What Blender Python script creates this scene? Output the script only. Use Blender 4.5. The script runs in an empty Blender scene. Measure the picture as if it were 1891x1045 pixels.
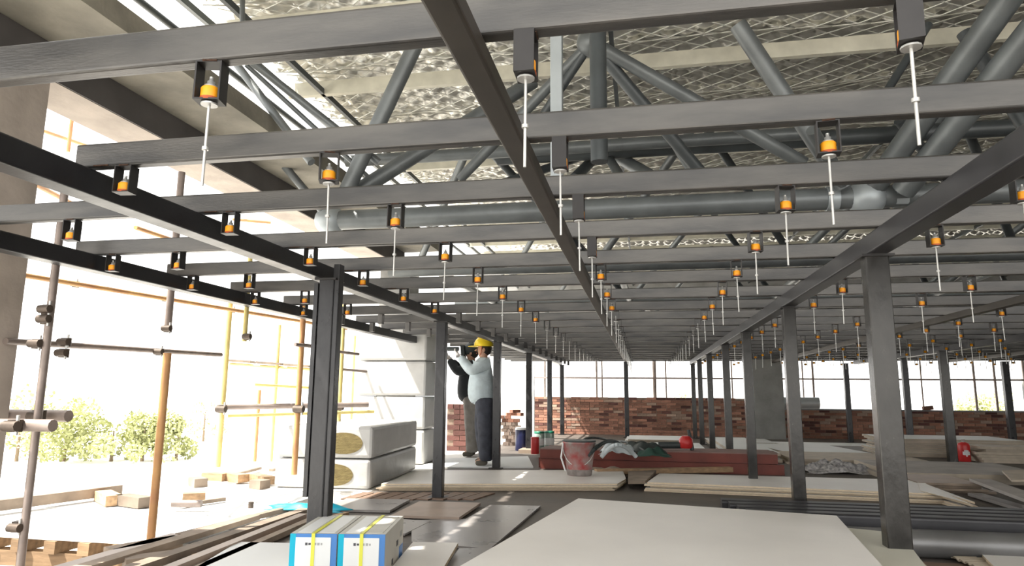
import bpy, bmesh, math, random
from mathutils import Vector, Matrix
random.seed(7)
SC = bpy.context.scene
COL = SC.collection

# ---------------------------------------------------------------- camera, world, sun, exposure
F_PX, PITCH, YAW, ROLL = 1241.8, 0.1624, -0.1905, 0.0075
# camera axes (x right, y depth along the beams, z up; the eye is the origin)
fwd = Vector((-0.18686607, 0.96902945, 0.16144038)).normalized()
rgt = Vector((0.98211133, 0.18815566, 0.00740155)).normalized()
upv = rgt.cross(fwd).normalized()
cam_d = bpy.data.cameras.new('camera'); cam = bpy.data.objects.new('camera', cam_d); COL.objects.link(cam)
cam.matrix_world = Matrix(((rgt.x, upv.x, -fwd.x, 0), (rgt.y, upv.y, -fwd.y, 0), (rgt.z, upv.z, -fwd.z, 0), (0, 0, 0, 1)))
cam_d.sensor_fit = 'HORIZONTAL'; cam_d.sensor_width = 36; cam_d.lens = 36 * F_PX / 1891
cam_d.clip_start = 0.05; cam_d.clip_end = 500
SC.camera = cam
SC.view_settings.view_transform = 'Standard'; SC.view_settings.look = 'None'
SC.view_settings.gamma = 1; SC.view_settings.use_curve_mapping = False
SC.view_settings.exposure = 0.6
W = bpy.data.worlds.new('sky'); SC.world = W; W.use_nodes = True
bg = W.node_tree.nodes['Background']; bg.inputs[0].default_value = (1.0, 0.985, 0.96, 1); bg.inputs[1].default_value = 1.9
sun_d = bpy.data.lights.new('sun', 'SUN'); sun_d.energy = 9.0; sun_d.angle = 0.01; sun_d.color = (1, 0.94, 0.84)
sun = bpy.data.objects.new('sun', sun_d); COL.objects.link(sun)
sd = Vector((-0.86, -0.5, 1.62)).normalized()
sun.rotation_euler = sd.to_track_quat('Z', 'Y').to_euler(); sun.location = (-30, -20, 40)

def ray(x, y): return rgt * ((x - 945.5) / F_PX) - upv * ((y - 522.5) / F_PX) + fwd
def pz(x, y, z): d = ray(x, y); return d * (z / d.z)          # photo point on a level plane
def py(x, y, Y): d = ray(x, y); return d * (Y / d.y)          # photo point at a depth
def pxx(x, y, X): d = ray(x, y); return d * (X / d.x)

# ---------------------------------------------------------------- materials
MATS = {}
def mat(name, col, rough=0.6, metal=0.0, var=0.0, vscale=6.0, bump=0.0, bscale=40.0, spec=0.5, rnd=0.0, col2=None, rvar=0.0, stretch=None, emit=None, alpha=None):
    if name in MATS: return MATS[name]
    m = bpy.data.materials.new(name); m.use_nodes = True; nt = m.node_tree; N = nt.nodes; L = nt.links
    b = N['Principled BSDF']
    b.inputs['Roughness'].default_value = rough; b.inputs['Metallic'].default_value = metal
    b.inputs['Specular IOR Level'].default_value = spec
    tc = N.new('ShaderNodeTexCoord'); mp = N.new('ShaderNodeMapping')
    L.new(tc.outputs['Object'], mp.inputs[0])
    if stretch: mp.inputs['Scale'].default_value = stretch
    out = None
    c2 = col2 if col2 else tuple(max(0, c * (1 - var)) for c in col)
    if var > 0 or col2:
        n = N.new('ShaderNodeTexNoise'); n.inputs['Scale'].default_value = vscale; n.inputs['Detail'].default_value = 5
        L.new(mp.outputs[0], n.inputs['Vector'])
        r = N.new('ShaderNodeValToRGB'); r.color_ramp.elements[0].position = 0.32; r.color_ramp.elements[1].position = 0.68
        r.color_ramp.elements[0].color = (*c2, 1); r.color_ramp.elements[1].color = (*col, 1)
        L.new(n.outputs['Fac'], r.inputs[0]); out = r.outputs[0]
        if rvar:
            mr = N.new('ShaderNodeMapRange'); mr.inputs[3].default_value = rough - rvar; mr.inputs[4].default_value = rough + rvar
            L.new(n.outputs['Fac'], mr.inputs[0]); L.new(mr.outputs[0], b.inputs['Roughness'])
    if rnd > 0:
        oi = N.new('ShaderNodeObjectInfo'); hs = N.new('ShaderNodeHueSaturation')
        mr = N.new('ShaderNodeMapRange'); mr.inputs[3].default_value = 1 - rnd; mr.inputs[4].default_value = 1 + rnd
        L.new(oi.outputs['Random'], mr.inputs[0]); L.new(mr.outputs[0], hs.inputs['Value'])
        if out: L.new(out, hs.inputs['Color'])
        else: hs.inputs['Color'].default_value = (*col, 1)
        out = hs.outputs[0]
    if out: L.new(out, b.inputs['Base Color'])
    else: b.inputs['Base Color'].default_value = (*col, 1)
    if bump > 0:
        n2 = N.new('ShaderNodeTexNoise'); n2.inputs['Scale'].default_value = bscale; n2.inputs['Detail'].default_value = 4
        L.new(mp.outputs[0], n2.inputs['Vector'])
        bp = N.new('ShaderNodeBump'); bp.inputs['Strength'].default_value = bump; bp.inputs['Distance'].default_value = 0.02
        L.new(n2.outputs['Fac'], bp.inputs['Height']); L.new(bp.outputs[0], b.inputs['Normal'])
    MATS[name] = m
    return m
joist_m = mat('joist_steel', (0.115, 0.11, 0.103), 0.33, 0.55, 0.38, 5.0, 0.08, 60, col2=(0.065, 0.064, 0.063), rvar=0.1, stretch=(0.6, 3, 3), rnd=0.12)
beam_m = mat('beam_black_paint', (0.022, 0.022, 0.025), 0.38, 0.1, 0.3, 8, 0.05, 60, rvar=0.1)
mid_m = mat('brown_primer', (0.055, 0.047, 0.039), 0.5, 0.1, 0.3, 6)
rbeam_m = mat('beam_grey_paint', (0.04, 0.04, 0.045), 0.42, 0.15, 0.3, 6)
post_m = mat('post_black_gloss', (0.042, 0.042, 0.045), 0.3, 0.2, 0.4, 14, 0.06, 50, rvar=0.1, stretch=(1, 1, 0.5))
postg_m = mat('post_dark_grey', (0.06, 0.058, 0.054), 0.24, 0.45, 0.4, 9, 0.06, 50, rvar=0.12, stretch=(1, 1, 0.5))
brk_m = mat('bracket_steel', (0.035, 0.033, 0.033), 0.45, 0.3, 0.2, 20)
brkg_m = mat('bracket_grey', (0.13, 0.125, 0.12), 0.5, 0.3, 0.2, 20)
cup_m = mat('orange_plastic', (1.0, 0.4, 0.015), 0.4, 0, 0.15, 30)
ring_m = mat('dark_orange_rubber', (0.42, 0.07, 0.01), 0.5)
zinc_m = mat('zinc', (0.62, 0.62, 0.6), 0.35, 0.5, 0.1, 30)
weld_m = mat('weld_rust', (0.1, 0.05, 0.03), 0.8, 0.2, 0.5, 60, 0.5, 90)
pipe_m = mat('truss_grey_paint', (0.15, 0.165, 0.17), 0.4, 0.25, 0.3, 4, 0.05, 30, rnd=0.15)
piped_m = mat('truss_dark_paint', (0.07, 0.08, 0.085), 0.45, 0.25, 0.3, 4)
foil_m = mat('roof_foil', (0.8, 0.79, 0.74), 0.3, 0.7, 0.2, 7, 0.25, 9)
wire_m = mat('galvanised_wire', (0.75, 0.75, 0.7), 0.5, 0.3)
purl_m = mat('cream_purlin', (0.62, 0.6, 0.5), 0.5, 0.1, 0.2, 6)
conc_m = mat('concrete', (0.46, 0.4, 0.35), 0.85, 0, 0.3, 3, 0.2, 20)
facing_m = mat('dark_beam_face', (0.09, 0.082, 0.08), 0.7, 0, 0.3, 3)
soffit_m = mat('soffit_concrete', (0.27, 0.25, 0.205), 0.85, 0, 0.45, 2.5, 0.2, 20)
concg_m = mat('concrete_grey', (0.3, 0.3, 0.29), 0.85, 0, 0.3, 3, 0.2, 20)
floor_m = mat('dusty_floor', (0.15, 0.13, 0.115), 0.6, 0, 0.4, 2.5, 0.15, 20, rvar=0.15)
ply_m = mat('plywood_floor_brown', (0.24, 0.16, 0.115), 0.6, 0, 0.4, 3, 0.05, 40, stretch=(0.3, 4, 1))
wb_m = mat('white_board', (0.8, 0.775, 0.74), 0.42, 0, 0.1, 1.6, 0.02, 20, rnd=0.05)
we_m = mat('board_edge_cream', (0.72, 0.6, 0.44), 0.8, 0, 0.2, 30, 0.2, 60, stretch=(1, 1, 6))
gb_m = mat('grey_board', (0.33, 0.31, 0.3), 0.3, 0, 0.25, 2.5, 0.03, 15, rvar=0.12, rnd=0.1)
bb_m = mat('brown_board', (0.42, 0.33, 0.27), 0.5, 0, 0.2, 4, 0.03, 20)
beige_m = mat('beige_board', (0.5, 0.43, 0.34), 0.6, 0, 0.25, 5, 0.05, 20, rnd=0.12)
tim_m = mat('timber', (0.5, 0.33, 0.19), 0.75, 0, 0.4, 5, 0.1, 40, stretch=(1, 6, 6), rnd=0.25)
timg_m = mat('grey_timber', (0.33, 0.26, 0.2), 0.8, 0, 0.4, 5, 0.1, 40, rnd=0.25)
scaf_m = mat('scaffold_grey', (0.33, 0.27, 0.24), 0.5, 0.2, 0.35, 8, rnd=0.15)
scafy_m = mat('scaffold_rust_yellow', (0.62, 0.36, 0.14), 0.6, 0.1, 0.5, 5, col2=(0.42, 0.2, 0.1))
scafb_m = mat('scaffold_yellow', (0.8, 0.66, 0.25), 0.55, 0, 0.3, 5)
coup_m = mat('coupler_steel', (0.13, 0.1, 0.08), 0.6, 0.4, 0.4, 20)
brick_m = mat('red_brick', (0.4, 0.2, 0.14), 0.9, 0, 0.35, 9, 0.3, 30, rnd=0.45)
brickp_m = mat('pale_brick', (0.5, 0.36, 0.28), 0.9, 0, 0.35, 9, 0.3, 30, rnd=0.3)
brickd_m = mat('maroon_brick', (0.15, 0.065, 0.055), 0.9, 0, 0.35, 9, 0.3, 30, rnd=0.3)
bricky_m = mat('dusty_brick', (0.34, 0.27, 0.23), 0.9, 0, 0.35, 9, 0.3, 30, rnd=0.3)
mortar_m = mat('mortar', (0.3, 0.22, 0.17), 0.95, 0, 0.3, 8, 0.3, 30)
red_m = mat('red_primer_steel', (0.2, 0.045, 0.03), 0.5, 0.1, 0.35, 4, 0.03, 30, rnd=0.12)
film_m = mat('white_wrap_film', (0.5, 0.5, 0.49), 0.35, 0, 0.15, 4, 0.5, 5)
wool_m = mat('mineral_wool', (0.45, 0.36, 0.16), 0.95, 0, 0.35, 12, 0.8, 60, stretch=(1, 1, 4))
leaf_m = mat('leaves', (0.52, 0.55, 0.24), 0.6, 0, 0.5, 0.8, rnd=0.1)
bark_m = mat('bark', (0.2, 0.15, 0.1), 0.9)
ground_m = mat('pale_ground', (0.82, 0.8, 0.76), 0.9, 0, 0.08, 0.4)
yel_m = mat('hard_hat_yellow', (0.85, 0.62, 0.02), 0.3)
skin_m = mat('skin', (0.5, 0.29, 0.2), 0.6)
jack_m = mat('pale_blue_jacket', (0.55, 0.64, 0.68), 0.85, 0, 0.2, 9, 0.6, 14)
trou_m = mat('dark_trousers', (0.06, 0.065, 0.085), 0.9, 0, 0.4, 9, 0.6, 14)
grt_m = mat('grey_trousers', (0.3, 0.28, 0.26), 0.9, 0, 0.3, 9, 0.5, 14)
blk_m = mat('black_cloth', (0.025, 0.03, 0.035), 0.85, 0, 0.3, 9, 0.5, 14)
glove_m = mat('white_glove', (0.75, 0.72, 0.72), 0.9)
shoe_m = mat('shoe', (0.12, 0.11, 0.09), 0.8)
hair_m = mat('black_hair', (0.02, 0.015, 0.012), 0.6)
cyan_m = mat('cyan_sheet', (0.0, 0.42, 0.62), 0.5, 0, 0.3, 6, 0.3, 14)
carton_m = mat('carton_pale', (0.66, 0.65, 0.6), 0.7, 0, 0.1, 5)
cblue_m = mat('carton_blue_print', (0.08, 0.25, 0.62), 0.5)
ccyan_m = mat('carton_cyan_print', (0.0, 0.47, 0.68), 0.5)
cwhite_m = mat('carton_white_label', (0.85, 0.87, 0.87), 0.5)
ink_m = mat('ink', (0.09, 0.09, 0.1), 0.7)
inkg_m = mat('ink_pale', (0.42, 0.43, 0.42), 0.7)
strap_m = mat('yellow_strap', (0.82, 0.82, 0.1), 0.45)
bred_m = mat('paint_bucket_red', (0.42, 0.06, 0.06), 0.5, 0, 0.5, 9, 0.1, 20, col2=(0.4, 0.36, 0.34))
bucg_m = mat('paint_crust_grey', (0.35, 0.31, 0.29), 0.7, 0, 0.4, 12, 0.3, 30)
can_m = mat('red_can', (0.55, 0.03, 0.03), 0.35)
green_m = mat('green_lid', (0.01, 0.17, 0.1), 0.4)
dgreen_m = mat('dark_green_cloth', (0.02, 0.06, 0.045), 0.8)
cream_m = mat('cream_board', (0.6, 0.59, 0.51), 0.5, 0, 0.1, 2)
grnl_m = mat('tin_pale_green', (0.35, 0.45, 0.4), 0.5, 0, 0.3, 20)
navy_m = mat('navy_drum', (0.008, 0.012, 0.06), 0.4)
plas_m = mat('clear_plastic_heap', (0.6, 0.58, 0.58), 0.2, 0, 0.6, 25, 0.6, 20, col2=(0.2, 0.2, 0.21))
tool_m = mat('dark_tool', (0.04, 0.05, 0.05), 0.5)
ltool_m = mat('pale_hose', (0.45, 0.5, 0.52), 0.4)
white_m = mat('white_panel', (0.78, 0.8, 0.8), 0.6, 0, 0.06, 1.0, rnd=0.05)
dusty_m = mat('dusty_sheet', (0.42, 0.39, 0.36), 0.7, 0, 0.25, 3, 0.05, 15)
dust_m = mat('dusty_red_flange', (0.27, 0.17, 0.15), 0.7, 0, 0.3, 4)
rpipe_m = mat('round_pipe_grey', (0.2, 0.2, 0.2), 0.35, 0.4, 0.3, 3)
duct_m = mat('duct_grey', (0.4, 0.44, 0.46), 0.4, 0.3, 0.2, 3)

# ---------------------------------------------------------------- helpers
WL = {}
def wloc(o): return WL.get(o.name, Vector((0, 0, 0))) if o else Vector((0, 0, 0))
def tag(o, label=None, cat=None, group=None, kind=None):
    if label: o['label'] = label
    if cat: o['category'] = cat
    if group: o['group'] = group
    if kind: o['kind'] = kind
    return o
def thing(name, loc, label, cat, group=None, rz=0):
    o = bpy.data.objects.new(name, None); COL.objects.link(o); o.location = loc; o.rotation_euler = (0, 0, rz)
    o.empty_display_size = 0.05
    WL[o.name] = Vector(loc); return tag(o, label, cat, group)

class MB:
    def __init__(s): s.v = []; s.f = []; s.m = []; s.mi = 0; s.smooth = []
    def add(s, vs, fs, sm=False):
        k = len(s.v); s.v += [Vector(v) for v in vs]
        for f in fs: s.f.append(tuple(i + k for i in f)); s.m.append(s.mi); s.smooth.append(sm)
        return s
    def box(s, x0, x1, y0, y1, z0, z1):
        return s.hexa([(x0, y0, z0), (x1, y0, z0), (x1, y1, z0), (x0, y1, z0), (x0, y0, z1), (x1, y0, z1), (x1, y1, z1), (x0, y1, z1)])
    def hexa(s, p):
        return s.add(p, [(3, 2, 1, 0), (4, 5, 6, 7), (0, 1, 5, 4), (1, 2, 6, 5), (2, 3, 7, 6), (3, 0, 4, 7)])
    def obox(s, c, ax, ay, az):
        c = Vector(c); ax = Vector(ax); ay = Vector(ay); az = Vector(az)
        return s.hexa([c - ax - ay - az, c + ax - ay - az, c + ax + ay - az, c - ax + ay - az, c - ax - ay + az, c + ax - ay + az, c + ax + ay + az, c - ax + ay + az])
    def rbox(s, x0, x1, y0, y1, z0, z1, r=0.01, axis='X', n=3):     # tube section with rounded corners along an axis
        if axis == 'X': a0, a1, b0, b1 = y0, y1, z0, z1
        elif axis == 'Y': a0, a1, b0, b1 = x0, x1, z0, z1
        else: a0, a1, b0, b1 = x0, x1, y0, y1
        prof = []
        for (ca, cb, st) in ((a1 - r, b1 - r, 0), (a0 + r, b1 - r, 90), (a0 + r, b0 + r, 180), (a1 - r, b0 + r, 270)):
            for k in range(n + 1):
                t = math.radians(st + 90 * k / n); prof.append((ca + r * math.cos(t), cb + r * math.sin(t)))
        M = len(prof); e = (x0, x1) if axis == 'X' else (y0, y1) if axis == 'Y' else (z0, z1)
        vs = []
        for t in e:
            for a, b in prof:
                vs.append((t, a, b) if axis == 'X' else (a, t, b) if axis == 'Y' else (a, b, t))
        fs = [(i, (i + 1) % M, M + (i + 1) % M, M + i) for i in range(M)]
        if axis == 'Y': fs = [f[::-1] for f in fs]
        k0, k1 = tuple(range(M))[::-1], tuple(range(M, 2 * M))
        if axis == 'Y': k0, k1 = k0[::-1], k1[::-1]
        return s.add(vs, fs + [k0, k1])
    def tube(s, p0, p1, r, n=10, r1=None, cap=True):
        p0 = Vector(p0); p1 = Vector(p1); d = (p1 - p0).normalized()
        a = d.orthogonal().normalized(); b = d.cross(a); r1 = r if r1 is None else r1
        vs = [p0 + (a * math.cos(t) + b * math.sin(t)) * r for t in [2 * math.pi * i / n for i in range(n)]]
        vs += [p1 + (a * math.cos(t) + b * math.sin(t)) * r1 for t in [2 * math.pi * i / n for i in range(n)]]
        s.add(vs, [(i, (i + 1) % n, n + (i + 1) % n, n + i) for i in range(n)], True)
        if cap: s.add(vs, [tuple(range(n))[::-1], tuple(range(n, 2 * n))])
        return s
    def lathe(s, c, prof, n=16):
        c = Vector(c); M = len(prof); vs = []
        for r, z in prof:
            for i in range(n): t = 2 * math.pi * i / n; vs.append(c + Vector((r * math.cos(t), r * math.sin(t), z)))
        fs = [(j * n + i, j * n + (i + 1) % n, (j + 1) * n + (i + 1) % n, (j + 1) * n + i) for j in range(M - 1) for i in range(n)]
        s.add(vs, fs, True); s.add(vs[:n], [tuple(range(n))[::-1]]); s.add(vs[-n:], [tuple(range(n))]); return s
    def path(s, pts, r, n=7):
        pts = [Vector(p) for p in pts]
        for a, b in zip(pts, pts[1:]): s.tube(a, b, r, n)
        return s
    def slab(s, poly, z0, z1, mt=0, ms=0):
        n = len(poly); P = [(p[0], p[1]) for p in poly]
        area = sum(P[i][0] * P[(i + 1) % n][1] - P[(i + 1) % n][0] * P[i][1] for i in range(n))
        if area < 0: P = P[::-1]
        vs = [(x, y, z0) for x, y in P] + [(x, y, z1) for x, y in P]
        s.mi = mt; s.add(vs, [tuple(range(n))[::-1], tuple(range(n, 2 * n))])
        s.mi = ms; s.add(vs, [(i, (i + 1) % n, n + (i + 1) % n, n + i) for i in range(n)]); s.mi = 0
        return s
    def ball(s, c, r, n=10, m=7, sq=(1, 1, 1)):
        prof = []; c = Vector(c); vs = []
        for j in range(1, m):
            p = math.pi * j / m
            for i in range(n):
                t = 2 * math.pi * i / n; vs.append(c + Vector((r * sq[0] * math.sin(p) * math.cos(t), r * sq[1] * math.sin(p) * math.sin(t), -r * sq[2] * math.cos(p))))
        vs += [c - Vector((0, 0, r * sq[2])), c + Vector((0, 0, r * sq[2]))]; B = len(vs) - 2
        fs = [(j * n + i, j * n + (i + 1) % n, (j + 1) * n + (i + 1) % n, (j + 1) * n + i) for j in range(m - 2) for i in range(n)]
        fs += [(B, (i + 1) % n, i) for i in range(n)] + [(B + 1, (m - 2) * n + i, (m - 2) * n + (i + 1) % n) for i in range(n)]
        return s.add(vs, fs, True)
    def mesh(s, name, mats, org):
        me = bpy.data.meshes.new(name); me.from_pydata([tuple(v - org) for v in s.v], [], s.f)
        for m in (mats if isinstance(mats, (list, tuple)) else [mats]): me.materials.append(m)
        me.polygons.foreach_set('material_index', s.m); me.polygons.foreach_set('use_smooth', s.smooth); me.update()
        return me
    def build(s, name, mats, parent=None, label=None, cat=None, group=None, kind=None, bevel=0, org=None):
        if org is None:
            lo = [min(v[i] for v in s.v) for i in range(3)]; hi = [max(v[i] for v in s.v) for i in range(3)]
            org = Vector(((lo[0] + hi[0]) / 2, (lo[1] + hi[1]) / 2, lo[2]))
        org = Vector(org)
        o = bpy.data.objects.new(name, s.mesh(name, mats, org)); COL.objects.link(o)
        o.location = org - wloc(parent); WL[o.name] = org
        if parent: o.parent = parent
        if bevel:
            b = o.modifiers.new('bevel', 'BEVEL'); b.width = bevel; b.segments = 2; b.limit_method = 'ANGLE'
        return tag(o, label, cat, group, kind)
ORD = ['first', 'second', 'third', 'fourth', 'fifth', 'sixth', 'seventh', 'eighth', 'ninth', 'tenth', 'eleventh', 'twelfth', 'thirteenth', 'fourteenth', 'fifteenth', 'sixteenth', 'seventeenth', 'eighteenth', 'nineteenth', 'twentieth', 'twenty-first', 'twenty-second', 'twenty-third']

# ---------------------------------------------------------------- large structure
FZ = -1.0
MB().slab([(-2.75, -4), (16, -4), (16, 20.2), (-2.75, 20.2)], FZ - 0.25, FZ).build('floor', floor_m, kind='structure')
MB().slab([(-5.6, 7.32), (-2.75, 7.32), (-2.75, 20.2), (-5.6, 20.2)], FZ - 0.25, FZ).build('floor', ground_m, kind='structure')
MB().slab([(-4.4, 6.55), (-2.75, 6.55), (-2.75, 7.32), (-4.4, 7.32)], FZ - 0.25, FZ).build('floor', ground_m, kind='structure')
MB().box(-90, 90, -40, 120, -4.3, -4.0).build('ground', ground_m, kind='structure')
MB().box(-14, -2.6, -0.4, 4.0, -2.45, -2.3).build('ground', concg_m, kind='structure')

# roof: sagging foil quilt on wire mesh
RX0, RX1, RY0, RY1, RZ = -3.65, 15.0, -1.2, 20.0, 3.4
def roof_z(x, y):
    p = 1.25; t = (y % p) / p
    sag = 0.16 * (t if t < 0.78 else (1 - t) / 0.22 * 0.78)
    a = math.sin((y + 0.62 * x + 20) * math.pi / 0.2) * math.sin((y - 0.62 * x + 20) * math.pi / 0.2)
    return RZ - sag + 0.075 * (1 - abs(a)) + 0.02 * math.sin(x * 2.3 + y) + 0.02 * math.sin(x * 7.1) * math.sin(y * 3.3 + 2 * math.sin(x * 1.7))
def wire_z(x, y):
    p = 1.25; t = (y % p) / p
    return RZ - 0.16 * (t if t < 0.78 else (1 - t) / 0.22 * 0.78) + 0.02 * math.sin(x * 2.3 + y)
mb = MB(); nx = 400; ny = 560; vs = []
for j in range(ny + 1):
    for i in range(nx + 1):
        x = RX0 + (RX1 - RX0) * i / nx; y = RY0 + (RY1 - RY0) * j / ny
        vs.append((x, y, roof_z(x, y) + random.uniform(-0.003, 0.003)))
mb.add(vs, [(j * (nx + 1) + i, (j + 1) * (nx + 1) + i, (j + 1) * (nx + 1) + i + 1, j * (nx + 1) + i + 1) for j in range(ny) for i in range(nx)], True)
ceil = mb.build('ceiling', foil_m, kind='structure')
mb = MB().box(RX0 - 0.02, RX1, RY0, RY1, 3.52, 3.6); mb.build('roof_sheet', wire_m, ceil)
mb = MB(); c = -20.0; st = 0.2
while c < 36:
    for sg in (1, -1):
        # line y = sg*x + c clipped to the roof, followed in steps along the sag
        pts = []
        x = RX0
        k = 0
        while x <= RX1 + 1e-6:
            y = sg * 0.62 * x + c
            if RY0 < y < 14.5: pts.append((x, y, wire_z(x, y) - 0.005))
            else:
                if len(pts) > 1:
                    for a, b in zip(pts, pts[1:]): mb.tube(a, b, 0.007, 3, cap=False)
                pts = []
            x += 0.33
        if len(pts) > 1:
            for a, b in zip(pts, pts[1:]): mb.tube(a, b, 0.007, 3, cap=False)
    c += st
mb.build('wire_mesh', wire_m, ceil, kind='stuff')
# roof purlins
for i in range(14):
    y = 1.25 * i + 1.25 - 0.03
    MB().box(RX0, RX1, y - 0.03, y + 0.03, 3.1, 3.25).build('purlin', purl_m, ceil)
for i, x in enumerate((-3.6, -3.25, -0.2, 3.0, 6.2, 9.4)):
    MB().box(x - 0.02, x + 0.02, RY0, RY1, 3.1, 3.16).build('rafter', piped_m if i else pipe_m, ceil)

# concrete edge beam, slab lip and columns on the left
BX0, BX1, BZ0, BZ1 = -4.17, -3.76, 2.0, 2.24
lb = MB().box(BX0, BX1, -2.0, 10.2, BZ0, BZ1).build('trim_1', conc_m, kind='structure')
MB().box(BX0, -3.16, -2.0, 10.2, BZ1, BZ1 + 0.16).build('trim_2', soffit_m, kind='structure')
MB().box(13.2, 13.4, -4, 20.2, -1.25, 3.6).build('wall_right_blocker', concg_m, kind='structure')  # unseen side wall, added to cut the light from the right
MB().box(-4.6, -3.72, 3.0, 3.45, -4.0, BZ0).build('wall_left', conc_m, kind='structure')
MB().box(-4.05, -3.56, 9.95, 10.4, -1.0, BZ0).build('column', concg_m, label='grey concrete column behind the white wrapped bales', cat='column')
p0 = pz(1387, 800, FZ); p1 = pz(1447, 800, FZ)
colx0, colx1, coly = p0.x, p1.x, 16.6
q0 = py(1387, 740, coly); q1 = py(1448, 740, coly)
MB().box(q0.x, q1.x, coly, coly + 0.5, -1, 1.4).build('column', concg_m, label='wide concrete column dividing the far brick walls', cat='column')

MB().box(-5.2, 13.2, 19.6, 19.8, 1.22, 3.6).build('wall_back_blocker', concg_m, kind='structure')  # added end wall: closes sky strips and darkens the far ceiling
MB().box(BX1 - 0.01, BX1 + 0.012, -2.0, 10.2, BZ0 + 0.004, BZ1 - 0.002).build('trim_4', facing_m, kind='structure')  # thin plate over the beam's inner side, darker than its concrete
# ---------------------------------------------------------------- joists
H = 0.80
JY = [1.415, 2.06, 2.70, 3.46, 4.20, 4.99, 5.80, 6.62, 7.45]
while JY[-1] < 16.6: JY.append(JY[-1] + 0.80)
NJ = len(JY)
jleft = [-3.6, -2.02, -3.75, -3.35, -3.3, -3.32, -3.3]
for i, y in enumerate(JY):
    xl = jleft[i] if i < len(jleft) else -3.3
    xr = min(13.0, 0.62 * y + 2.5)
    hh = 0.098 if i == 0 else 0.09
    t = thing('ceiling_joist', ((xl + xr) / 2, y - 0.04, H), 'grey steel ceiling joist, %s one counted from the front' % ORD[i], 'joist', 'grey cross joists of the hung frame')
    MB().rbox(xl, xr, y - 0.045, y, H, H + hh, 0.008, 'X').build('tube', joist_m, t)
    if i < 8:
        for xx in (-1.95, 1.16):
            MB().tube((xx + 0.01, y - 0.046, H + 0.003), (xx + 0.07, y - 0.046, H + 0.003), 0.003, 5).build('weld', weld_m, t)
# ---------------------------------------------------------------- longitudinal beams
def ybeam(x0, x1, y0, y1, z0, z1, m, label, r=0.008):
    return MB().rbox(x0, x1, y0, y1, z0, z1, r, 'Y').build('support_beam', m, label=label, cat='beam', group='long support beams under the joists')
ybeam(-2.05, -1.95, 0.9, 16.8, 0.70, 0.796, beam_m, 'black steel beam over the row of left posts, running into the distance')
ybeam(-3.27, -3.17, 2.2, 9.7, 0.70, 0.796, beam_m, 'black edge beam of the frame beside the scaffolding, leftmost')
ybeam(-0.405, -0.335, 0.6, 16.4, 0.745, 0.797, mid_m, 'slim brown-grey beam crossing the middle of the ceiling with no near post')
ybeam(1.12, 1.22, 0.9, 16.6, 0.70, 0.797, rbeam_m, 'dark grey steel beam over the nearest right-hand post')
ybeam(2.96, 3.03, 3.0, 16.6, 0.735, 0.797, mid_m, 'slim beam between the two rows of posts on the right')
ybeam(4.74, 4.84, 4.0, 16.6, 0.70, 0.797, rbeam_m, 'dark beam over the far right row of posts')
ybeam(6.6, 6.67, 6.0, 16.6, 0.735, 0.797, mid_m, 'slim beam at the far right edge of the frame')

# ---------------------------------------------------------------- posts
def post(x, y, w, d, m, label, z1=0.70, lip=False, plate=True):
    t = thing('steel_post', (x, y, FZ), label, 'post', 'square steel posts under the frame')
    MB().rbox(x - w / 2, x + w / 2, y - d / 2, y + d / 2, FZ + 0.012, z1 - 0.01, 0.008, 'Z').build('shaft', m, t)
    MB().box(x - w / 2 - 0.04, x + w / 2 + 0.04, y - d / 2 - 0.04, y + d / 2 + 0.04, FZ, FZ + 0.012).build('base_plate', brk_m, t)
    MB().box(x - w / 2 - 0.02, x + w / 2 + 0.02, y - d / 2 - 0.02, y + d / 2 + 0.02, z1 - 0.012, z1).build('cap_plate', brk_m, t)
    if lip:
        MB().box(x - w / 2 - 0.028, x - w / 2 - 0.002, y - d / 2 - 0.006, y - d / 2 + 0.03, -0.62, z1 - 0.03).build('side_strip', m, t, label='narrow flat strip welded along the left edge')
        MB().rbox(x + w / 2 - 0.012, x + w / 2 + 0.03, y - d / 2 + 0.01, y + d / 2 - 0.01, FZ + 0.02, z1 + 0.09, 0.006, 'Z').build('channel', m, t)
    return t
LPY = [3.9, 6.46, 9.12, 11.8, 14.5, 16.8]
for i, y in enumerate(LPY):
    post(-1.955 if i else -1.925, y, 0.10, 0.09, post_m, ['large black steel post nearest the camera on the left', 'black steel post between bales and the workers, second on the left', 'steel post just right of the yellow-helmeted worker', 'dark post beside the navy drum, fourth in the left row', 'thin dark post before the brick wall, fifth of left row', 'thin dark post before the brick wall, farthest of left row'][i], lip=(i == 0))
RPY = [3.63, 5.72, 8.0, 10.0, 12.4, 14.5, 16.4]
for i, y in enumerate(RPY):
    post(1.17, y, 0.11 if i == 0 else 0.095, 0.09, postg_m, ['large grey steel post nearest the camera on the right', 'grey post standing in front of the long board stack', 'steel post in front of the red beams at their right end', 'fourth dark post of the right row, behind the red beams', 'fifth dark post of the right row, before pale sheets', 'sixth thin dark post of the right row', 'farthest thin post of the right row by the brick wall'][i])
post(-0.37, 16.2, 0.10, 0.10, post_m, 'lone dark post in the middle before the far brick wall', 0.745)
for i, (x, yy, Y) in enumerate(((1745, 700, 11.6), (1672, 700, 14.0), (1563, 700, 16.0), (1858, 700, 15.2))):
    p = py(x, yy, Y)
    post(p.x, Y, 0.12 if i in (0, 3) else 0.10, 0.1, postg_m if i == 0 else post_m, ['grey post beside the red fire extinguisher', 'thin post right of the big right-hand post, before bricks', 'thin dark post against the low brick wall near column', 'dark post farthest to the right before the brick wall'][i])

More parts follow.
